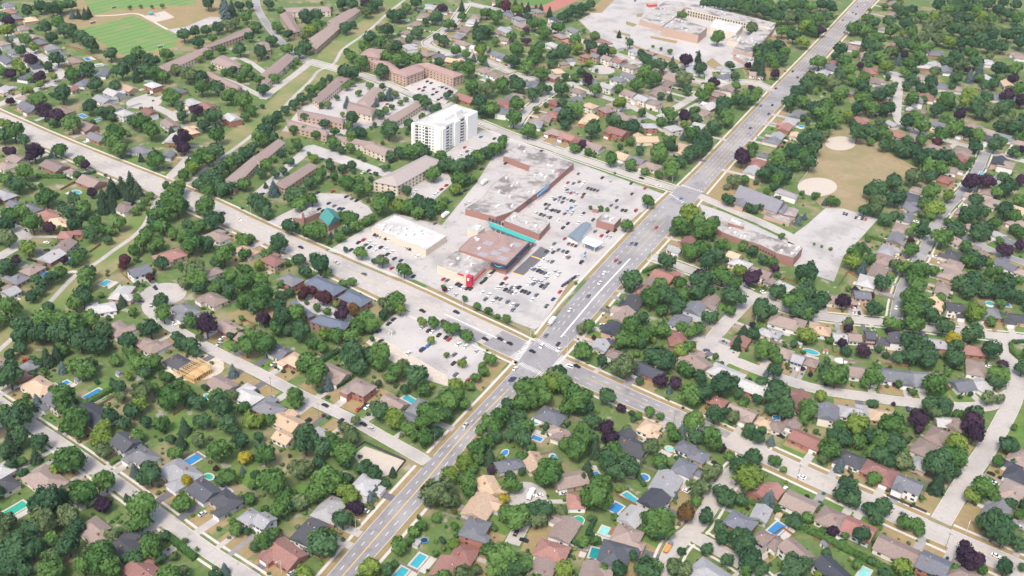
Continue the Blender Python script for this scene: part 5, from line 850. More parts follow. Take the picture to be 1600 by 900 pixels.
# ---------------------------------------------------------------- pools
COPE = mat("pool_coping", (.46,.42,.38), .85, .06, 1)
CN = {'b': "blue", 'c': "turquoise", 't': "dark teal", 'm': "pale mint", 'g': "green", 'w': "white-covered"}
POOLP = []
for key, s in POOLS.items():
    for e in s.split(';'):
        x, y, L, rest = e.split(','); w, sh, cc = float(rest[:-2]), rest[-2], rest[-1]; L = float(L)*.88; w *= .88
        p = U(key[0]+float(x)/4, key[1]+float(y)/4); d, q, t, ri = roadnear(p); a = math.atan2(t.y, t.x)+(math.pi/2 if R.random() < .5 and sh == 'r' else 0)
        if key == (400,675) and sh == 'r': a = math.radians(63)
        POOLP.append((p.x, p.y, L/2))
        o = thing("swimming_pool", (p.x, p.y, 0), a)
        tag(o, "%s %s swimming pool" % ({'r': "rectangular", 'o': "oval", 'a': "round raised"}[sh], CN[cc]), "pool", "backyard swimming pools", (p.x, p.y, 0))
        shape = (lambda k: [(k+L/2, k+w/2), (-k-L/2, k+w/2), (-k-L/2, -k-w/2), (k+L/2, -k-w/2)]) if sh == 'r' else (lambda k: [((L/2+k)*math.cos(i*math.pi/10), (w/2+k)*math.sin(i*math.pi/10)) for i in range(20)])
        def ring(k0, k1, z0, z1):
            A_, B_ = ccw(shape(k0)), ccw(shape(k1)); n = len(A_); V = [(*v, z1) for v in A_]+[(*v, z1) for v in B_]+[(*v, z0) for v in B_]+[(*v, 0) for v in A_]
            return [V, [(i,n+i,n+(i+1)%n,(i+1)%n) for i in range(n)]+[(n+i,2*n+i,2*n+(i+1)%n,n+(i+1)%n) for i in range(n)]+[(3*n+i,i,(i+1)%n,3*n+(i+1)%n) for i in range(n)]]
        h = 1.2 if sh == 'a' else .16
        put("coping", mesh("coping", *ring(-.02, .25 if sh == 'a' else .9, .0, h), WHITE if sh == 'a' else COPE), o)
        put("water", mesh("water", [(*v, h-.08) for v in ccw(shape(0))], [tuple(range(len(shape(0))))], PWATER[cc]), o)
        if sh != 'a' and R.random() < .55:
            put("patio", mesh("patio", [(*v, .1) for v in ccw([(-L/2-1.3,-w/2-5),(L/2+1.3,-w/2-5),(L/2+1.3,-w/2-1.3),(-L/2-1.3,-w/2-1.3)])], [(0,1,2,3)], COPE), o)

# ---------------------------------------------------------------- trees
def crown_arrays(seed, nleaf, size, lobes=8, squash=1.0):
    wide = 1.0 if squash > .8 else 1.12
    rg = np.random.RandomState(seed); C = [(0,0,1.25,.72)]
    for i in range(lobes):
        a = rg.uniform(0, 6.28); el = rg.uniform(-.5, 1.0); d = rg.uniform(.42, .62)
        C.append((math.cos(a)*math.cos(el)*d*wide, math.sin(a)*math.cos(el)*d*wide, 1.25+math.sin(el)*d*.9*squash, rg.uniform(.22, .48)))
    C = np.array(C); P, Nn = [], []
    while len(P) < nleaf:
        k = rg.randint(len(C)); v = rg.normal(size=3); v /= np.linalg.norm(v)
        if v[2] < -.55: continue
        p = C[k,:3]+v*C[k,3]*(rg.uniform(.84, 1.08) if rg.uniform() < .85 else rg.uniform(1.05, 1.22))
        dd = np.linalg.norm(C[:,:3]-p, axis=1)/C[:,3]; dd[k] = 9
        if dd.min() < .82: continue
        P.append(p); Nn.append(v)
    P, Nn = np.array(P), np.array(Nn)
    Nn = Nn+rg.normal(size=Nn.shape)*.30; Nn /= np.linalg.norm(Nn, axis=1)[:,None]
    T = np.cross(Nn, rg.normal(size=Nn.shape)); T /= np.linalg.norm(T, axis=1)[:,None]; Bt = np.cross(Nn, T)
    s = size*rg.uniform(.6, 1.35, len(P))[:,None]; q = s*rg.uniform(.55, 1., len(P))[:,None]
    V = np.stack([P-T*s-Bt*q*.4, P-T*.1*s-Bt*q, P+T*s+Bt*q*.3, P+T*.2*s+Bt*q], 1).reshape(-1,3)
    leaf = np.repeat(rg.uniform(0, 1, len(P)), 4)
    # inner mass so that the crown is not hollow
    IV, IF = ico(1); n0 = len(V); VV = [V]; FF = [np.arange(len(V)).reshape(-1,4)]; TF = []
    for c in C:
        VV.append(IV*c[3]*.84*(1+rg.uniform(-.08,.08,(len(IV),1)))+c[:3]); TF.append(IF+n0); n0 += len(IV)
    VV = np.concatenate(VV); VV[:,2] -= .2
    return VV, FF[0], np.concatenate(TF), np.concatenate([leaf, rg.uniform(.0,.6,n0-len(leaf))])
def ico(sub):
    t = (1+5**.5)/2; V = [(-1,t,0),(1,t,0),(-1,-t,0),(1,-t,0),(0,-1,t),(0,1,t),(0,-1,-t),(0,1,-t),(t,0,-1),(t,0,1),(-t,0,-1),(-t,0,1)]
    F = [(0,11,5),(0,5,1),(0,1,7),(0,7,10),(0,10,11),(1,5,9),(5,11,4),(11,10,2),(10,7,6),(7,1,8),(3,9,4),(3,4,2),(3,2,6),(3,6,8),(3,8,9),(4,9,5),(2,4,11),(6,2,10),(8,6,7),(9,8,1)]
    V = np.array(V, float); return V/np.linalg.norm(V, axis=1)[:,None], np.array(F)
def conifer_arrays(seed, n):
    rg = np.random.RandomState(seed); V, leaf, hgt = [], [], 2.4
    def branch(z, a, r, w, l, droop):
        o_ = np.array([math.cos(a), math.sin(a), 0]); s_ = np.array([-math.sin(a), math.cos(a), 0])
        tip = o_*r+np.array([0,0,z-droop]); mid = o_*max(r-l*.55, .02)+np.array([0,0,z]); base = o_*max(r-l, 0)+np.array([0,0,z+.06])
        V.extend([base, mid-s_*w, tip, mid+s_*w]); leaf.extend([rg.uniform()]*4)
    nt_ = 11
    for k in range(nt_):
        z = .12+(hgt-.25)*k/nt_; f = 1-z/hgt; m = int(6+9*f); R0 = (f**.75)*rg.uniform(.9, 1.1)+.05
        for i in range(m): branch(z+rg.uniform(-.05,.05), (i+rg.uniform(-.35,.35))*6.283/m, R0*rg.uniform(.75, 1.15), .08+.13*f, .3+.5*f, .08+.22*f)
    for _ in range(n):
        z = .1+(hgt-.15)*(1-math.sqrt(rg.uniform(0,1))); f = 1-z/hgt
        branch(z, rg.uniform(0,6.28), (f**.75)*rg.uniform(.5, .98)+.03, .05+.08*f, .16+.22*f, rg.uniform(.0,.2))
    V = np.array(V); F = np.arange(len(V)).reshape(-1,4); k = 7; n0 = len(V)
    ring = np.array([(.42*math.cos(i*2*math.pi/k), .42*math.sin(i*2*math.pi/k), .2) for i in range(k)]+[(0,0,1.9)])
    TF = np.array([(n0+i, n0+(i+1)%k, n0+k) for i in range(k)])
    return np.concatenate([V, ring]), F, TF, np.array(leaf+[.2]*(k+1))
def trunk_mb(h, r, limbs, rg):
    mb = MB().tube((0,0,0), (0,0,h), r, r*.6, 7)
    for i in range(limbs):
        a = i*2.2+rg.random(); mb.tube((0,0,h*.75), (.5*math.cos(a), .5*math.sin(a), h+.35), r*.5, r*.2, 5)
    return mb
def np_mesh(name, V, Q, T, leaf, m, tint=None, mi=None):
    me = bpy.data.meshes.new(name); nq, ntr = len(Q), len(T); nl = nq*4+ntr*3
    me.vertices.add(len(V)); me.vertices.foreach_set("co", np.asarray(V, np.float32).ravel())
    me.loops.add(nl); me.loops.foreach_set("vertex_index", np.concatenate([np.asarray(Q).ravel(), np.asarray(T).ravel()]).astype(np.int32))
    me.polygons.add(nq+ntr); me.polygons.foreach_set("loop_start", np.concatenate([np.arange(nq)*4, nq*4+np.arange(ntr)*3]).astype(np.int32))
    for mm in (m if isinstance(m, list) else [m]): me.materials.append(mm)
    if mi is not None: me.polygons.foreach_set("material_index", mi.astype(np.int32))
    for nm, arr in (("leaf", leaf), ("tint", tint)):
        if arr is not None:
            at = me.attributes.new(nm, 'FLOAT', 'POINT'); at.data.foreach_set("value", np.asarray(arr, np.float32))
    me.update(); me.validate(); return me
CR = [crown_arrays(11+i, 640, .12, *((7,1),(12,1.25),(5,.75),(9,1.0),(14,1.45),(6,.9),(10,.65),(8,1.2))[i]) for i in range(8)]
CRL = [crown_arrays(51+i, 330, .155, 6+i) for i in range(5)]
CON = [conifer_arrays(90+i, 380) for i in range(3)]
SHR = [crown_arrays(71+i, 60, .30, 3) for i in range(3)]
TRK = [trunk_mb(1.0, .075, 3, random.Random(i)).mesh("trunk", BARK) for i in range(3)]
CTR = MB().tube((0,0,0),(0,0,.8),.07,.05,6).mesh("trunk", BARK)
CM = {}
def crown_mesh(t, i):
    if (t, i) not in CM:
        src = CON[i % 3] if t in 'cb' else CR[i % 8]; CM[(t, i)] = np_mesh("crown", *src, LEAF[t])
    return CM[(t, i)]
TL = []
for key, s in TREES.items():
    for e in s.split(';'):
        x, y, rest = e.split(','); t = rest[-1]; r4 = float(rest[:-1])
        px, py = key[0]+float(x)/4, key[1]+float(y)/4
        r = r4/4/PPM(U(px, py, 5))
        if t in 'cb': r *= 1.08; zc = 1.0*r
        else: r = min(r*(.84 if 425 < px < 640 and 120 < py < 300 or 300 < px < 480 and py < 130 else 1.14 if py < 330 else 1.04), 9.4); zc = 1.0*r
        TL.append([U(px, py, zc), r, t, r4, px, py])
def clear_of_house(p, r):
    d = np.hypot(HP[:,0]-p.x, HP[:,1]-p.y)-HP[:,2]*.75; i = int(np.argmin(d))
    if d[i] < .6:
        v = Vector((p.x-HP[i,0], p.y-HP[i,1])); v = v.normalized() if v.length > .1 else Vector((0,1)); p = p+Vector((v.x, v.y, 0))*(min(.6-d[i], 3.5))
    return p
green = sorted([t for t in TL if t[2] in 'dglw'], key=lambda t: -t[3]); single = green[:300]+[t for t in TL if t[2] not in 'dglw']; rest = green[300:]
TN = {'d': "dark green", 'g': "green", 'l': "yellow-green", 'w': "olive green", 'p': "purple-leaved", 'r': "red-leaved", 'y': "golden yellow", 'o': "rusty brown", 'c': "dark green", 'b': "blue-green"}
for k, (p, r, t, r4, px, py) in enumerate(single):
    p = clear_of_house(p, r); con = t in 'cb'
    o = thing("conifer_tree" if con else "broadleaf_tree" if t in "dglw" else "ornamental_tree", (p.x, p.y, 0), R.uniform(0, 6.28)); j = r*R.uniform(.95, 1.08)
    o.scale = (r*R.uniform(.92, 1.05), r*R.uniform(.88, 1.08), j*R.uniform(.88, 1.15))
    sz = "tall" if con and r4 > 40 else "small" if r4 < 30 else "huge" if r4 >= 95 else "large" if r4 >= 65 else "medium"
    tag(o, "%s %s %s tree" % (sz, TN[t], "spruce" if con else "broadleaf"), "tree", "conifers" if con else "green broadleaf trees" if t in "dglw" else "coloured ornamental trees", (p.x, p.y, r))
    put("trunk", CTR if con else TRK[k % 3], o); put("crown", crown_mesh(t, k % (3 if con else 8)), o)
# further trees and shrubs that cannot be counted
pts = []      # x,y,r,type
for p, r, t, *_ in rest:
    p = clear_of_house(p, r); pts.append((p.x, p.y, r, t))
known = np.array([(t[0].x, t[0].y, t[1]) for t in TL])
KEEP = list(LOTS.values())+[FIELD1, FIELD2, BALL]+FOOT
COW = resample(G(COR), 8); COWA = np.array([(v.x, v.y) for v in COW])
PP = np.array(POOLP)
NOGO = [G([(92,28),(130,-8),(330,-8),(360,10),(340,32),(285,70),(240,92),(180,90),(130,62)]), G([(545,700),(570,690),(640,718),(610,752)]), G([(570,520),(610,528),(705,585),(700,610),(640,590)]), G([(790,-20),(930,-20),(905,20),(850,30),(800,22)]), G([(1100,300),(1150,255),(1205,270),(1150,330)]), G([(655,440),(840,520),(830,530),(650,455)])]
def free(p, r, house=1.0):
    if roadnear(p)[0] < r*.5+1.5 or inlot(p): return False
    if any(inpoly(p, k) for k in KEEP[len(LOTS):]) or any(inpoly(p, k) for k in NOGO): return False
    if (np.hypot(COWA[:,0]-p[0], COWA[:,1]-p[1]) < 16).any(): return False
    if (np.hypot(PP[:,0]-p[0], PP[:,1]-p[1]) < PP[:,2]+r*.6+1).any(): return False
    if (np.hypot(HP[:,0]-p[0], HP[:,1]-p[1]) < HP[:,2]*house+r*.55).any(): return False
    return True
rr = random.Random(5); extra = []
for _ in range(6500):            # fill small gaps, and the blocks just outside the picture
    x, y = rr.uniform(-330, 1930), rr.uniform(-110, 1010); p = U(x, y); inside = 0 <= x <= 1600 and 0 <= y <= 900
    wood = inside and ((x > 1330 and y < 235) or (1205 < x < 1310 and y < 60) or (30 < x < 160 and 480 < y < 560) or (x < 110 and y > 800))
    r = rr.uniform(3, 5.6) if wood else rr.uniform(1.6, 3.2) if inside else rr.uniform(3.2, 7)
    if inside and not wood and (roadnear(p)[0] < 14 or rr.random() < .6): continue
    if (np.hypot(known[:,0]-p.x, known[:,1]-p.y) < known[:,2]*(.6 if wood else .8)+r*(.45 if wood else .7)).any() or not free(p, r): continue
    if extra and min((p.x-e[0])**2+(p.y-e[1])**2 for e in extra) < (r*1.5)**2: continue
    extra.append((p.x, p.y, r, rr.choices("dgglw", (4,4,3,1,1))[0]))
pts += extra
shr = []
for _ in range(5200):
    x, y = rr.uniform(-30, 1630), rr.uniform(-15, 920)
    if rr.random() < .55:
        h = rr.choice(HOUSE); a = rr.uniform(0, 6.28); d = max(h["L"], h["W"])/2+rr.uniform(.6, 5); p = Vector((h["p"].x+math.cos(a)*d, h["p"].y+math.sin(a)*d, 0))
    else: p = U(x, y)
    r = rr.uniform(.6, 1.7)
    if free(p, r, .85): shr.append((p.x, p.y, r, rr.choices("dglwpr", (4,4,2,2,.6,.4))[0]))
MI = list("dglwpr")
def mass(name, items, src, label, cat, trunks):
    Vs, Qs, Ts, Ls, Ti, M1, M2 = [], [], [], [], [], [], []; n = 0; rg = np.random.RandomState(3)
    for k, (x, y, r, t) in enumerate(items):
        V, Q, T, lf = src[k % len(src)]; a = rg.uniform(0, 6.28); c, s = math.cos(a), math.sin(a); sc = r*np.array([1, rg.uniform(.9,1.1), rg.uniform(.92,1.12)])
        v = V*sc; v = np.stack([v[:,0]*c-v[:,1]*s+x, v[:,0]*s+v[:,1]*c+y, v[:,2]-(0 if trunks else .55*r)], 1)
        Vs.append(v); Qs.append(Q+n); Ts.append(T+n); Ls.append(lf); Ti.append(np.full(len(v), rg.uniform())); M1.append(np.full(len(Q), MI.index(t))); M2.append(np.full(len(T), MI.index(t))); n += len(v)
        if trunks:
            rd = .075*r; tv = np.array([(x+rd*math.cos(i*2.094), y+rd*math.sin(i*2.094), 0) for i in range(3)]+[(x+rd*.6*math.cos(i*2.094), y+rd*.6*math.sin(i*2.094), r) for i in range(3)])
            Vs.append(tv); Qs.append(np.array([(0,1,4,3),(1,2,5,4),(2,0,3,5)])+n); Ls.append(np.zeros(6)); Ti.append(np.zeros(6)); M1.append(np.full(3, len(MI))); n += 6
    me = np_mesh(name, np.concatenate(Vs), np.concatenate(Qs), np.concatenate(Ts), np.concatenate(Ls), [LEAF[t] for t in MI]+[BARK], np.concatenate(Ti), np.concatenate(M1+M2))
    return put(name, me, kind="stuff", label=label, category=cat)
mass("tree_canopy", pts, CRL, "smaller green trees filling the yards and blocks between the houses", "trees", True)
mass("shrubs", shr, SHR, "low shrubs and bushes scattered around the houses and yards", "shrubs", False)

# ---------------------------------------------------------------- hedges and fences
def hedge_mesh(P, w, h, rg):
    V = []; leaf = []
    for a, b in zip(P[:-1], P[1:]):
        d = b-a; n = int(d.length*34)
        t = d.normalized(); nr = Vector((-t.y, t.x))
        for _ in range(n):
            u, f = rg.random(), rg.random(); q = a+d*u
            if f < .45: c = Vector((*(q+nr*rg.uniform(-w/2, w/2)), h+rg.uniform(-.2,.2))); nn = Vector((0,0,1))
            else:
                sg = rg.choice((-1, 1)); c = Vector((*(q+nr*sg*w/2*rg.uniform(.85,1.1)), rg.uniform(.2, h))); nn = Vector((nr.x*sg, nr.y*sg, .3))
            nn = (nn+Vector((rg.gauss(0,.4), rg.gauss(0,.4), rg.gauss(0,.4)))).normalized(); tt = nn.orthogonal().normalized(); bb = nn.cross(tt); s = rg.uniform(.25,.5)
            V += [c-tt*s, c-bb*s, c+tt*s, c+bb*s]; leaf += [rg.random()]*4
    n0 = len(V); core = MB()
    for a, b in zip(P[:-1], P[1:]):
        t = (b-a).normalized(); nr = Vector((-t.y, t.x))*w*.42; core.prism(ccw([a-nr, b-nr, b+nr, a+nr]), 0, h*.9)
    Q = [tuple(range(i, i+4)) for i in range(0, n0, 4)]+[tuple(i+n0 for i in f) for f in core.F]
    return np_mesh("hedge", [tuple(v) for v in V]+core.V, np.array(Q), np.zeros((0,3), int), leaf+[.2]*len(core.V), LEAF['g' if rg.random() < .6 else 'd'])
HED = [((1200,675),[(220,600),(400,690),(560,770),(800,888)]),((800,675),[(520,540),(470,640)]),((800,675),[(375,680),(445,720)]),((800,675),[(780,200),(790,280),(830,335)]),((800,675),[(440,825),(600,870)]),((0,675),[(1040,645),(1220,790)]),((0,675),[(1400,525),(1560,390)]),((0,675),[(690,200),(800,130)]),
 ((0,450),[(520,735),(740,610)]),((400,450),[(380,475),(520,390)]),((1200,450),[(1515,345),(1525,400),(1570,440)]),((1200,450),[(1525,338),(1620,335)]),((0,225),[(230,205),(410,205)]),((0,225),[(515,192),(600,172)]),((1200,225),[(590,620),(650,700)]),((1200,225),[(640,582),(745,612)]),((800,225),[(820,800),(920,760)]),((1200,450),[(660,470),(720,520)]),((0,0),[(640,720),(720,750)]),((400,450),[(500,620),(590,560)])]
for i, (org, pts_) in enumerate(HED):
    P = [Vector(U(org[0]+x/4, org[1]+y/4, 1)[:2]) for x, y in pts_]; c = sum(P, Vector((0,0)))/len(P); rg = random.Random(i)
    hw, hh = (3.2, 3.0) if i in (0, 5, 8, 9, 12) else (2.2, 2.3)
    o = put("hedge", hedge_mesh([p-c for p in P], hw, hh, rg), loc=(c.x, c.y, 0)); tag(o, "%s clipped green hedge" % ("long" if len(P) > 2 or (P[1]-P[0]).length > 30 else "short"), "hedge", "clipped hedges", (c.x, c.y, 1))
FEN = [((800,675),[(650,400),(830,490)],WOOD),((0,225),[(380,292),(490,232)],WOOD),((0,225),[(560,682),(632,632)],WOOD),((1200,225),[(440,890),(500,802),(565,842)],WOOD),((400,675),[(330,490),(470,562)],GWOOD),((400,675),[(160,640),(335,765)],GWOOD),((1200,675),[(740,400),(990,507)],DMET),((0,0),[(410,290),(500,310),(640,395)],WOOD),((400,675),[(620,110),(680,70),(935,185),(880,255)],DMET),
 ((0,450),[(1085,800),(1165,745)],WOOD),((400,675),[(80,760),(10,800)],GWOOD),((1200,675),[(440,60),(560,110)],WOOD),((1200,225),[(190,252),(250,178)],LGREY),((0,450),[(610,745),(740,670)],GWOOD),((1200,450),[(690,45),(790,80)],GWOOD),((400,675),[(890,820),(1010,885)],GWOOD),((0,225),[(690,420),(830,455)],GWOOD)]
for i, (org, pts_, m) in enumerate(FEN):
    P = [Vector(U(org[0]+x/4, org[1]+y/4)[:2]) for x, y in pts_]; c = sum(P, Vector((0,0)))/len(P)
    o = thing("fence", (c.x, c.y, 0)); tag(o, {"fence_wood": "red-brown wooden", "grey_wood": "weathered grey wooden", "dark_metal": "low black mesh", "light_grey_metal": "chain-link"}[m.name]+" fence", "fence", "garden fences", (c.x, c.y, 1))
    for a, b in zip(P[:-1], P[1:]):
        d = b-a; n = max(1, round(d.length/3)); rot = math.atan2(d.y, d.x)
        for k in range(n):
            q = a+d*((k+.5)/n)-c; put("panel", ubox(m), o, loc=(q.x, q.y, .08), rot=rot, sc=(d.length/n*.98, .06, 1.7)); q = a+d*(k/n)-c; put("post", ubox(m), o, loc=(q.x, q.y, 0), rot=rot, sc=(.14,.14,1.95))

for h in HOUSE:
    if PX((h["p"].x, h["p"].y, 1))[1] < 420 or h["small"] or R.random() > .33: continue
    c_, s_ = math.cos(h["a"]), math.sin(h["a"]); sg = R.choice((-1, 1)); W2 = lambda u, v: Vector((h["p"].x+c_*u-s_*v, h["p"].y+s_*u+c_*v))
    P = [W2(sg*(h["L"]/2+1.2), 0), W2(sg*(h["L"]/2+1.2), h["W"]/2+10), W2(-sg*h["L"]*.2, h["W"]/2+10)]
    if any(roadnear(p)[0] < 3 or inlot(p) for p in P) or any((np.hypot(HP[:,0]-p.x, HP[:,1]-p.y) < HP[:,2]+.5).any() for p in P[1:]): continue
    m = R.choice((WOOD, GWOOD, GWOOD)); c = P[1]; o = thing("fence", (c.x, c.y, 0)); tag(o, ("red-brown" if m is WOOD else "weathered grey")+" corner fence behind a house", "fence", "garden fences", (c.x, c.y, 1))
    for a, b in zip(P[:-1], P[1:]):
        d = b-a; n = max(1, round(d.length/3)); rot = math.atan2(d.y, d.x)
        for k in range(n):
            q = a+d*((k+.5)/n)-c; put("panel", ubox(m), o, loc=(q.x, q.y, .08), rot=rot, sc=(d.length/n*.98, .06, 1.6)); q = a+d*(k/n)-c; put("post", ubox(m), o, loc=(q.x, q.y, 0), rot=rot, sc=(.13,.13,1.8))

# ---------------------------------------------------------------- vehicles
def car_meshes(kind):
    if kind == 'v': prof = [(-2.5,.35),(2.4,.35),(2.5,.8),(2.2,1.15),(1.5,1.25),(-2.4,1.25),(-2.5,.9)]; cab = [(-2.35,1.25),(1.45,1.25),(.85,1.95),(-2.15,1.95)]; w = .98
    else: prof = [(-2.2,.32),(2.2,.32),(2.3,.65),(2.1,.85),(1.0,.98),(-1.6,1.0),(-2.2,.92),(-2.28,.6)]; cab = [(-1.65,.98),(1.0,.96),(.35,1.46),(-1.15,1.46)]; w = .9
    def ext(pr, w0, w1=None):
        n = len(pr); w1 = w1 or w0; zt = max(z for _, z in pr)
        V = [(x, -(w1 if z == zt else w0), z) for x, z in pr]+[(x, (w1 if z == zt else w0), z) for x, z in pr]
        return V, [tuple(range(n-1,-1,-1))[::-1], tuple(range(2*n-1, n-1, -1))]+[(i, n+i, n+(i+1)%n, (i+1)%n)[::-1] for i in range(n)]
    body = MB().add(*ext(prof, w, w*.95)).mesh("body", CARP)
    glass = MB().add(*ext(cab, w*.93, w*.78)).mesh("cabin_windows", CARG)
    zt = cab[2][1]; roof = MB().box(cab[3][0]+.05, cab[2][0]-.05, -w*.76, w*.76, zt-.02, zt+.05).mesh("roof_panel", CARP)
    return body, glass, roof
CARK = {'c': car_meshes('c'), 'v': car_meshes('v')}
WHEEL = MB().tube((0,-.12,0),(0,.12,0),.33,.33,10).mesh("wheel", TYRE)
CARC = {'w': ((.78,.78,.77),"white"), 's': ((.50,.51,.52),"silver"), 'k': ((.018,.02,.024),"black"), 'g': ((.13,.135,.145),"dark grey"), 'r': ((.38,.03,.035),"red"), 'b': ((.06,.20,.42),"blue"), 'd': ((.025,.04,.11),"navy")}
seen = []; STALL = []
for key, s in CARS.items():
    sc = key[2] if len(key) > 2 else 4.
    for e in s.split(';'):
        x, rest_ = e.split(','); v = rest_.endswith('v'); rest_ = rest_.rstrip('v'); cc = rest_[-1]; px, py = key[0]+float(x)/sc, key[1]+float(rest_[:-1])/sc
        if any((px-a)**2+(py-b)**2 < 9 for a, b in seen): continue
        seen.append((px, py)); p = U(px, py, .7); d, q, t, ri = roadnear(p); z = .03
        if inlot(p) and d > -.5: a = math.radians(63)+R.gauss(0,.03); place = "parked"; STALL.append(Vector((p.x, p.y)))
        elif d < 1: a = math.atan2(t.y, t.x)+(math.pi if R.random() < .5 else 0); place = "driving" if ri < 2 else "standing"; z = .09 if ri < 2 else .075
        else: a = math.atan2(t.x, -t.y); place = "parked"; z = .105
        for c0, rad in BW:
            if (Vector((p.x,p.y))-c0).length < rad: z = .09
        o = thing("parked_car" if place != "driving" else "moving_car", (p.x, p.y, z), a)
        cs = R.uniform(.97, 1.06); o.scale = (cs, cs, cs)
        tag(o, "%s %s %s" % (CARC[cc][1], "van" if v else "car", place), "van" if v else "car", "cars and vans", (p.x, p.y, .7))
        b_, g_, r_ = CARK['v' if v else 'c']; put("body", b_, o, color=CARC[cc][0]); put("cabin_windows", g_, o); put("roof_panel", r_, o, color=CARC[cc][0])
        if py > 430:
            for wx in (-1.4, 1.45):
                for wy in (-.82, .82): put("wheel", WHEEL, o, loc=(wx, wy, .33))
SQ = []
for p_ in STALL:
    u_, v_ = Vector((math.cos(math.radians(63)), math.sin(math.radians(63)))), Vector((-math.sin(math.radians(63)), math.cos(math.radians(63))))
    for sd in (-1.4, 1.4): c_ = p_+v_*sd; SQ.append([c_-u_*2.7-v_*.09, c_+u_*2.7-v_*.09, c_+u_*2.7+v_*.09, c_-u_*2.7+v_*.09])
mark("stall_lines", SQ, WHITEP, .026)
def truck(px, py, a, lab, boxc, L=6.5, cabc=(.75,.75,.74), flat=False):
    p = U(px, py, 1.2); o = thing("truck", (p.x, p.y, .08), a, lab, "truck", "trucks")
    put("chassis", MB().box(-L/2, L/2, -1.05, 1.05, .5, .85).mesh("chassis", DMET), o)
    put("cab", MB().prism([(L/2-1.9,-1.05),(L/2,-1.05),(L/2,1.05),(L/2-1.9,1.05)], .86, 2.3).mesh("cab", CARP), o, color=cabc)
    put("windscreen", MB().box(L/2-.3, L/2+.03, -.95, .95, 1.5, 2.15).mesh("windscreen", CARG), o)
    put("cargo_box", MB().box(-L/2, L/2-2.1, -1.2, 1.2, .86, 1.5 if flat else 3.3).mesh("cargo_box", CARP), o, color=boxc)
    for wx in (-L/2+1.1, L/2-1.1):
        for wy in (-1, 1): put("wheel", WHEEL, o, loc=(wx, wy, .4), sc=(1.25,1.3,1.25))
truck(862, 503, math.radians(243), "white box truck beside the main crossroads", (.8,.8,.79), 8)
truck(696, 336, math.radians(63), "white lorry parked by the trees behind the plaza", (.8,.8,.79), 9)
truck(757, 285, math.radians(63), "white delivery truck at the plaza rear loading bay", (.8,.8,.79), 8.5)
truck(1044, 855, math.radians(60), "dark truck with orange load on the bottom street", (.6,.27,.08), 7.5, (.2,.2,.22), True)
truck(830, 772, math.radians(70), "long white camper parked in the lane among trees", (.8,.8,.78), 8)

# ---------------------------------------------------------------- poles, signals, park and garden furniture
POLE = MB().tube((0,0,0),(0,0,9.5),.14,.09,7).mesh("pole", LGREY); WPOLE = MB().tube((0,0,0),(0,0,11),.16,.11,7).mesh("pole", GWOOD)
ARM = MB().tube((0,0,9.2),(0,2.4,9.7),.06,.05,5).mesh("arm", LGREY); HEAD = MB().box(-.2,.2,2.1,3.0,9.6,9.8).mesh("lamp_head", LGREY); XARM = MB().box(-1.3,1.3,-.08,.08,9.9,10.1).mesh("cross_arm", GWOOD)
PL = [(93,210,1),(30,181,1),(149,237,1),(141,258,0),(293,312,1),(316,303,0),(331,310,0),(392,337,0),(538,432,0),(625,443,0),(471,367,1),(542,369,0),(910,433,0),(936,411,0),(970,392,0),(1016,409,0),(991,361,0),(498,653,1),(424,612,1),(717,487,0),(704,502,0),(682,703,1),(1054,663,1),(1180,505,0),(1247,748,1),(1477,857,1),(1508,836,0),(665,440,0),(850,496,0),(1050,287,0),(1310,372,0),(885,545,0),(440,897,0),(240,497,0),(556,832,0),(1085,690,0),(1100,855,0),(1290,472,0),(629,516,0),(725,560,0)]
for px, py, wd in PL:
    p = U(px, py); d, q, t, ri = roadnear(p)
    if d < .7: v = (Vector((p.x,p.y))-q).normalized()*(.9-d); p = p+Vector((v.x, v.y, 0))
    w = q-Vector((p.x,p.y)); o = thing("utility_pole" if wd else "street_lamp", (p.x,p.y,0), math.atan2(w.y, w.x)-math.pi/2)
    tag(o, "wooden utility pole" if wd else "grey street lamp", "pole" if wd else "street lamp", "poles along the streets", (p.x,p.y,1))
    put("pole", WPOLE if wd else POLE, o)
    if wd: put("cross_arm", XARM, o)
    else: put("arm", ARM, o); put("lamp_head", HEAD, o)
SIGP, SIGA, SIGH = MB().tube((0,0,0),(0,0,7),.15,.11,7).mesh("pole", LGREY), MB().tube((0,0,6),(0,7.5,6.6),.09,.06,6).mesh("mast_arm", LGREY), MB().box(-.2,.2,-.2,.2,-1.1,0).mesh("signal_head", mat("signal_yellow", (.55,.38,.05), .5, .05, 1))
for px, py, lab in ((802,566,"left"),(829,526,"upper"),(886,553,"right"),(848,592,"lower"),(1043,300,"west"),(1100,304,"east")):
    p = U(px, py); c = U(842,556) if px < 900 else U(1072,306); w = c-p; o = thing("traffic_signal", (p.x,p.y,.1), math.atan2(w.y, w.x)-math.pi/2+.4, None, "traffic signal", "traffic signals")
    tag(o, "traffic signal with mast arm", "traffic signal", "traffic signals", (p.x,p.y,1)); put("pole", SIGP, o); put("mast_arm", SIGA, o); put("signal_head", SIGH, o, loc=(0,6.8,6.4)); put("signal_head", SIGH, o, loc=(0,4,6.2))
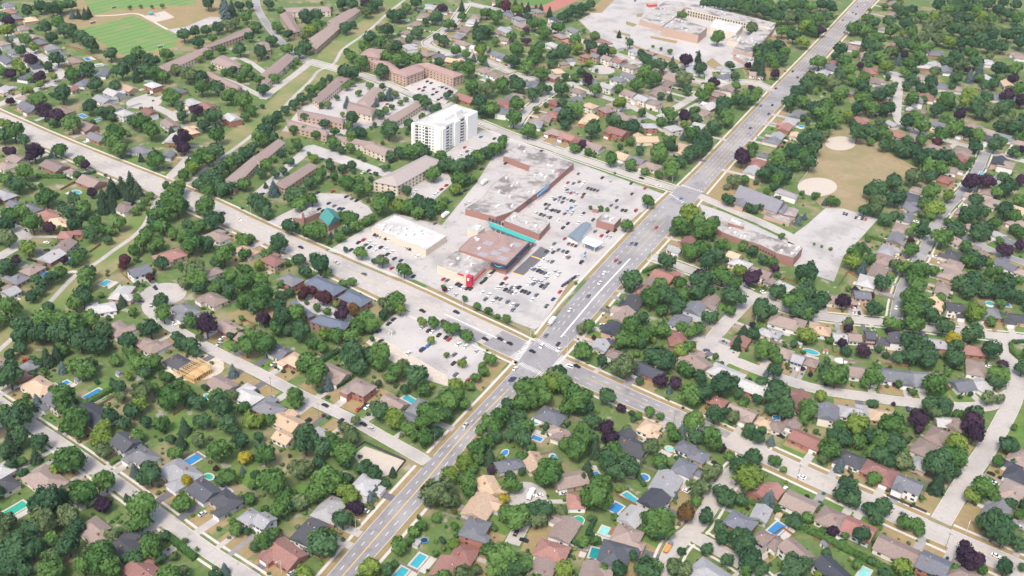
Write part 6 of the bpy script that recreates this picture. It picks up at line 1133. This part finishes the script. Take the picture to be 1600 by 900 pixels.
for px, py, lab in ((146,37,"left end of the striped soccer field"),(179,13,"edge of the upper soccer field"),(251,75,"right end of the striped soccer field")):
    p = U(px, py); o = thing("soccer_goal", (p.x,p.y,.02), math.radians(50), "white soccer goal at the "+lab, "goal", "soccer goals"); s = 1.0
    mb = ubox(WHITE)
    put("post", mb, o, loc=(-3.6,0,0), sc=(.25,.25,2.6)); put("post", mb, o, loc=(3.6,0,0), sc=(.25,.25,2.6)); put("crossbar", mb, o, loc=(0,0,2.6), sc=(7.45,.25,.25)); put("net", MB().add([(-3.6,0,2.6),(3.6,0,2.6),(3.6,2.4,.05),(-3.6,2.4,.05)], [(0,1,2,3)]).mesh("net", LGREY), o)
p = U(236, 24); o = thing("play_structure", (p.x,p.y,.03), .4, "teal and blue climbing structure on the playground sand", "play structure")
for x in (-2,2):
    for y in (-1.5,1.5): put("post", ubox(BLUES), o, loc=(x,y,0), sc=(.2,.2,3.2))
put("deck", ubox(BLUES), o, loc=(0,0,1.5), sc=(4,3,.2)); put("roof", MB().add([(-2.4,-1.9,3.2),(2.4,-1.9,3.2),(2.4,1.9,3.2),(-2.4,1.9,3.2),(0,0,4.6)], [(0,1,4),(1,2,4),(2,3,4),(3,0,4),(3,2,1,0)]).mesh("roof", TEAL), o); put("slide", MB().add([(2,-.5,1.6),(2,.5,1.6),(5.5,.5,.1),(5.5,-.5,.1),(2,-.5,1.4),(2,.5,1.4),(5.5,.5,0),(5.5,-.5,0)], [(3,2,1,0),(4,5,6,7),(0,1,5,4),(2,3,7,6)]).mesh("slide", REDS), o)
p = U(246, 26); o = thing("swing_set", (p.x,p.y,.03), .9, "blue swing frame on the playground sand", "swing set")
for x in (-2.5,2.5):
    for y in (-1,1): put("leg", MB().tube((x,y,0),(x,0,2.8),.09,.09,5).mesh("leg", BLUES), o)
put("top_bar", MB().tube((-2.5,0,2.8),(2.5,0,2.8),.09,.09,5).mesh("top_bar", BLUES), o)
for x in (-1,1): put("swing_seat", ubox(DMET), o, loc=(x,0,.5), sc=(.5,.3,.08))
NET = mat("trampoline_mat", (.02,.03,.06), .7, .05, 1)
for px, py in ((663,846),(475,866),(1078,585),(1210,852)):
    p = U(px, py); o = thing("trampoline", (p.x,p.y,0)); tag(o, "round trampoline with dark blue mat", "trampoline", "trampolines", (p.x,p.y,1))
    put("mat", mesh("mat", [(1.7*math.cos(i*.3927),1.7*math.sin(i*.3927),.8) for i in range(16)], [tuple(range(16))], NET), o)
    put("rim", mesh("rim", [(r_*math.cos(i*.3927),r_*math.sin(i*.3927),.82) for r_ in (1.7,2.1) for i in range(16)], [(i,(i+1)%16,16+(i+1)%16,16+i)[::-1] for i in range(16)], BLUES), o)
    for i in range(0,16,4): put("leg", ubox(METAL), o, loc=(2*math.cos(i*.3927),2*math.sin(i*.3927),0), sc=(.08,.08,.8))
for px, py, cc in ((186,585,'g'),(122,595,'g'),(651,851,'l'),(1311,845,'l'),(1288,852,'g'),(1216,808,'t'),(880,886,'l'),(1290,549,'r'),(1249,539,'l'),(1335,487,'l'),(1272,563,'l'),(612,520,'l'),(300,572,'g'),(1135,845,'g'),(400+130/4,450+845/4,'l')):
    p = U(px, py, 1); d, q, t, ri = roadnear(p); o = thing("garden_shed", (p.x,p.y,0), math.atan2(t.y,t.x)); tag(o, "%s-roofed garden shed" % ROOFN[cc], "shed", "garden sheds", (p.x,p.y,1))
    put("wall", MB().box(-1.7,1.7,-1.4,1.4,0,2.1).mesh("wall", WALLM), o, color=(.62,.6,.57)); put("roof", roof_mesh(3.4, 2.8, 2.1, .5, 0, .2), o, color=ROOFC[cc][0]); put("door", DOORM, o, loc=(0,-1.42,.05), sc=(.9,.08,1.8))
finish_labels()
# ---------------------------------------------------------------- thin summer haze
hz = put("haze", MB().box(-3600,3600,-1000,6100,-1,400).mesh("haze", None), kind="stuff", label="thin pale summer haze in the air over the whole suburb", category="haze")
hm = bpy.data.materials.new("haze"); hm.use_nodes = True; hm.node_tree.nodes.remove(hm.node_tree.nodes["Principled BSDF"])
pv = hm.node_tree.nodes.new("ShaderNodeVolumePrincipled"); pv.inputs["Density"].default_value = .000042; pv.inputs["Color"].default_value = (.93,.95,1,1); pv.inputs["Anisotropy"].default_value = .2
hm.node_tree.links.new(pv.outputs[0], hm.node_tree.nodes["Material Output"].inputs["Volume"]); hz.data.materials.append(hm)
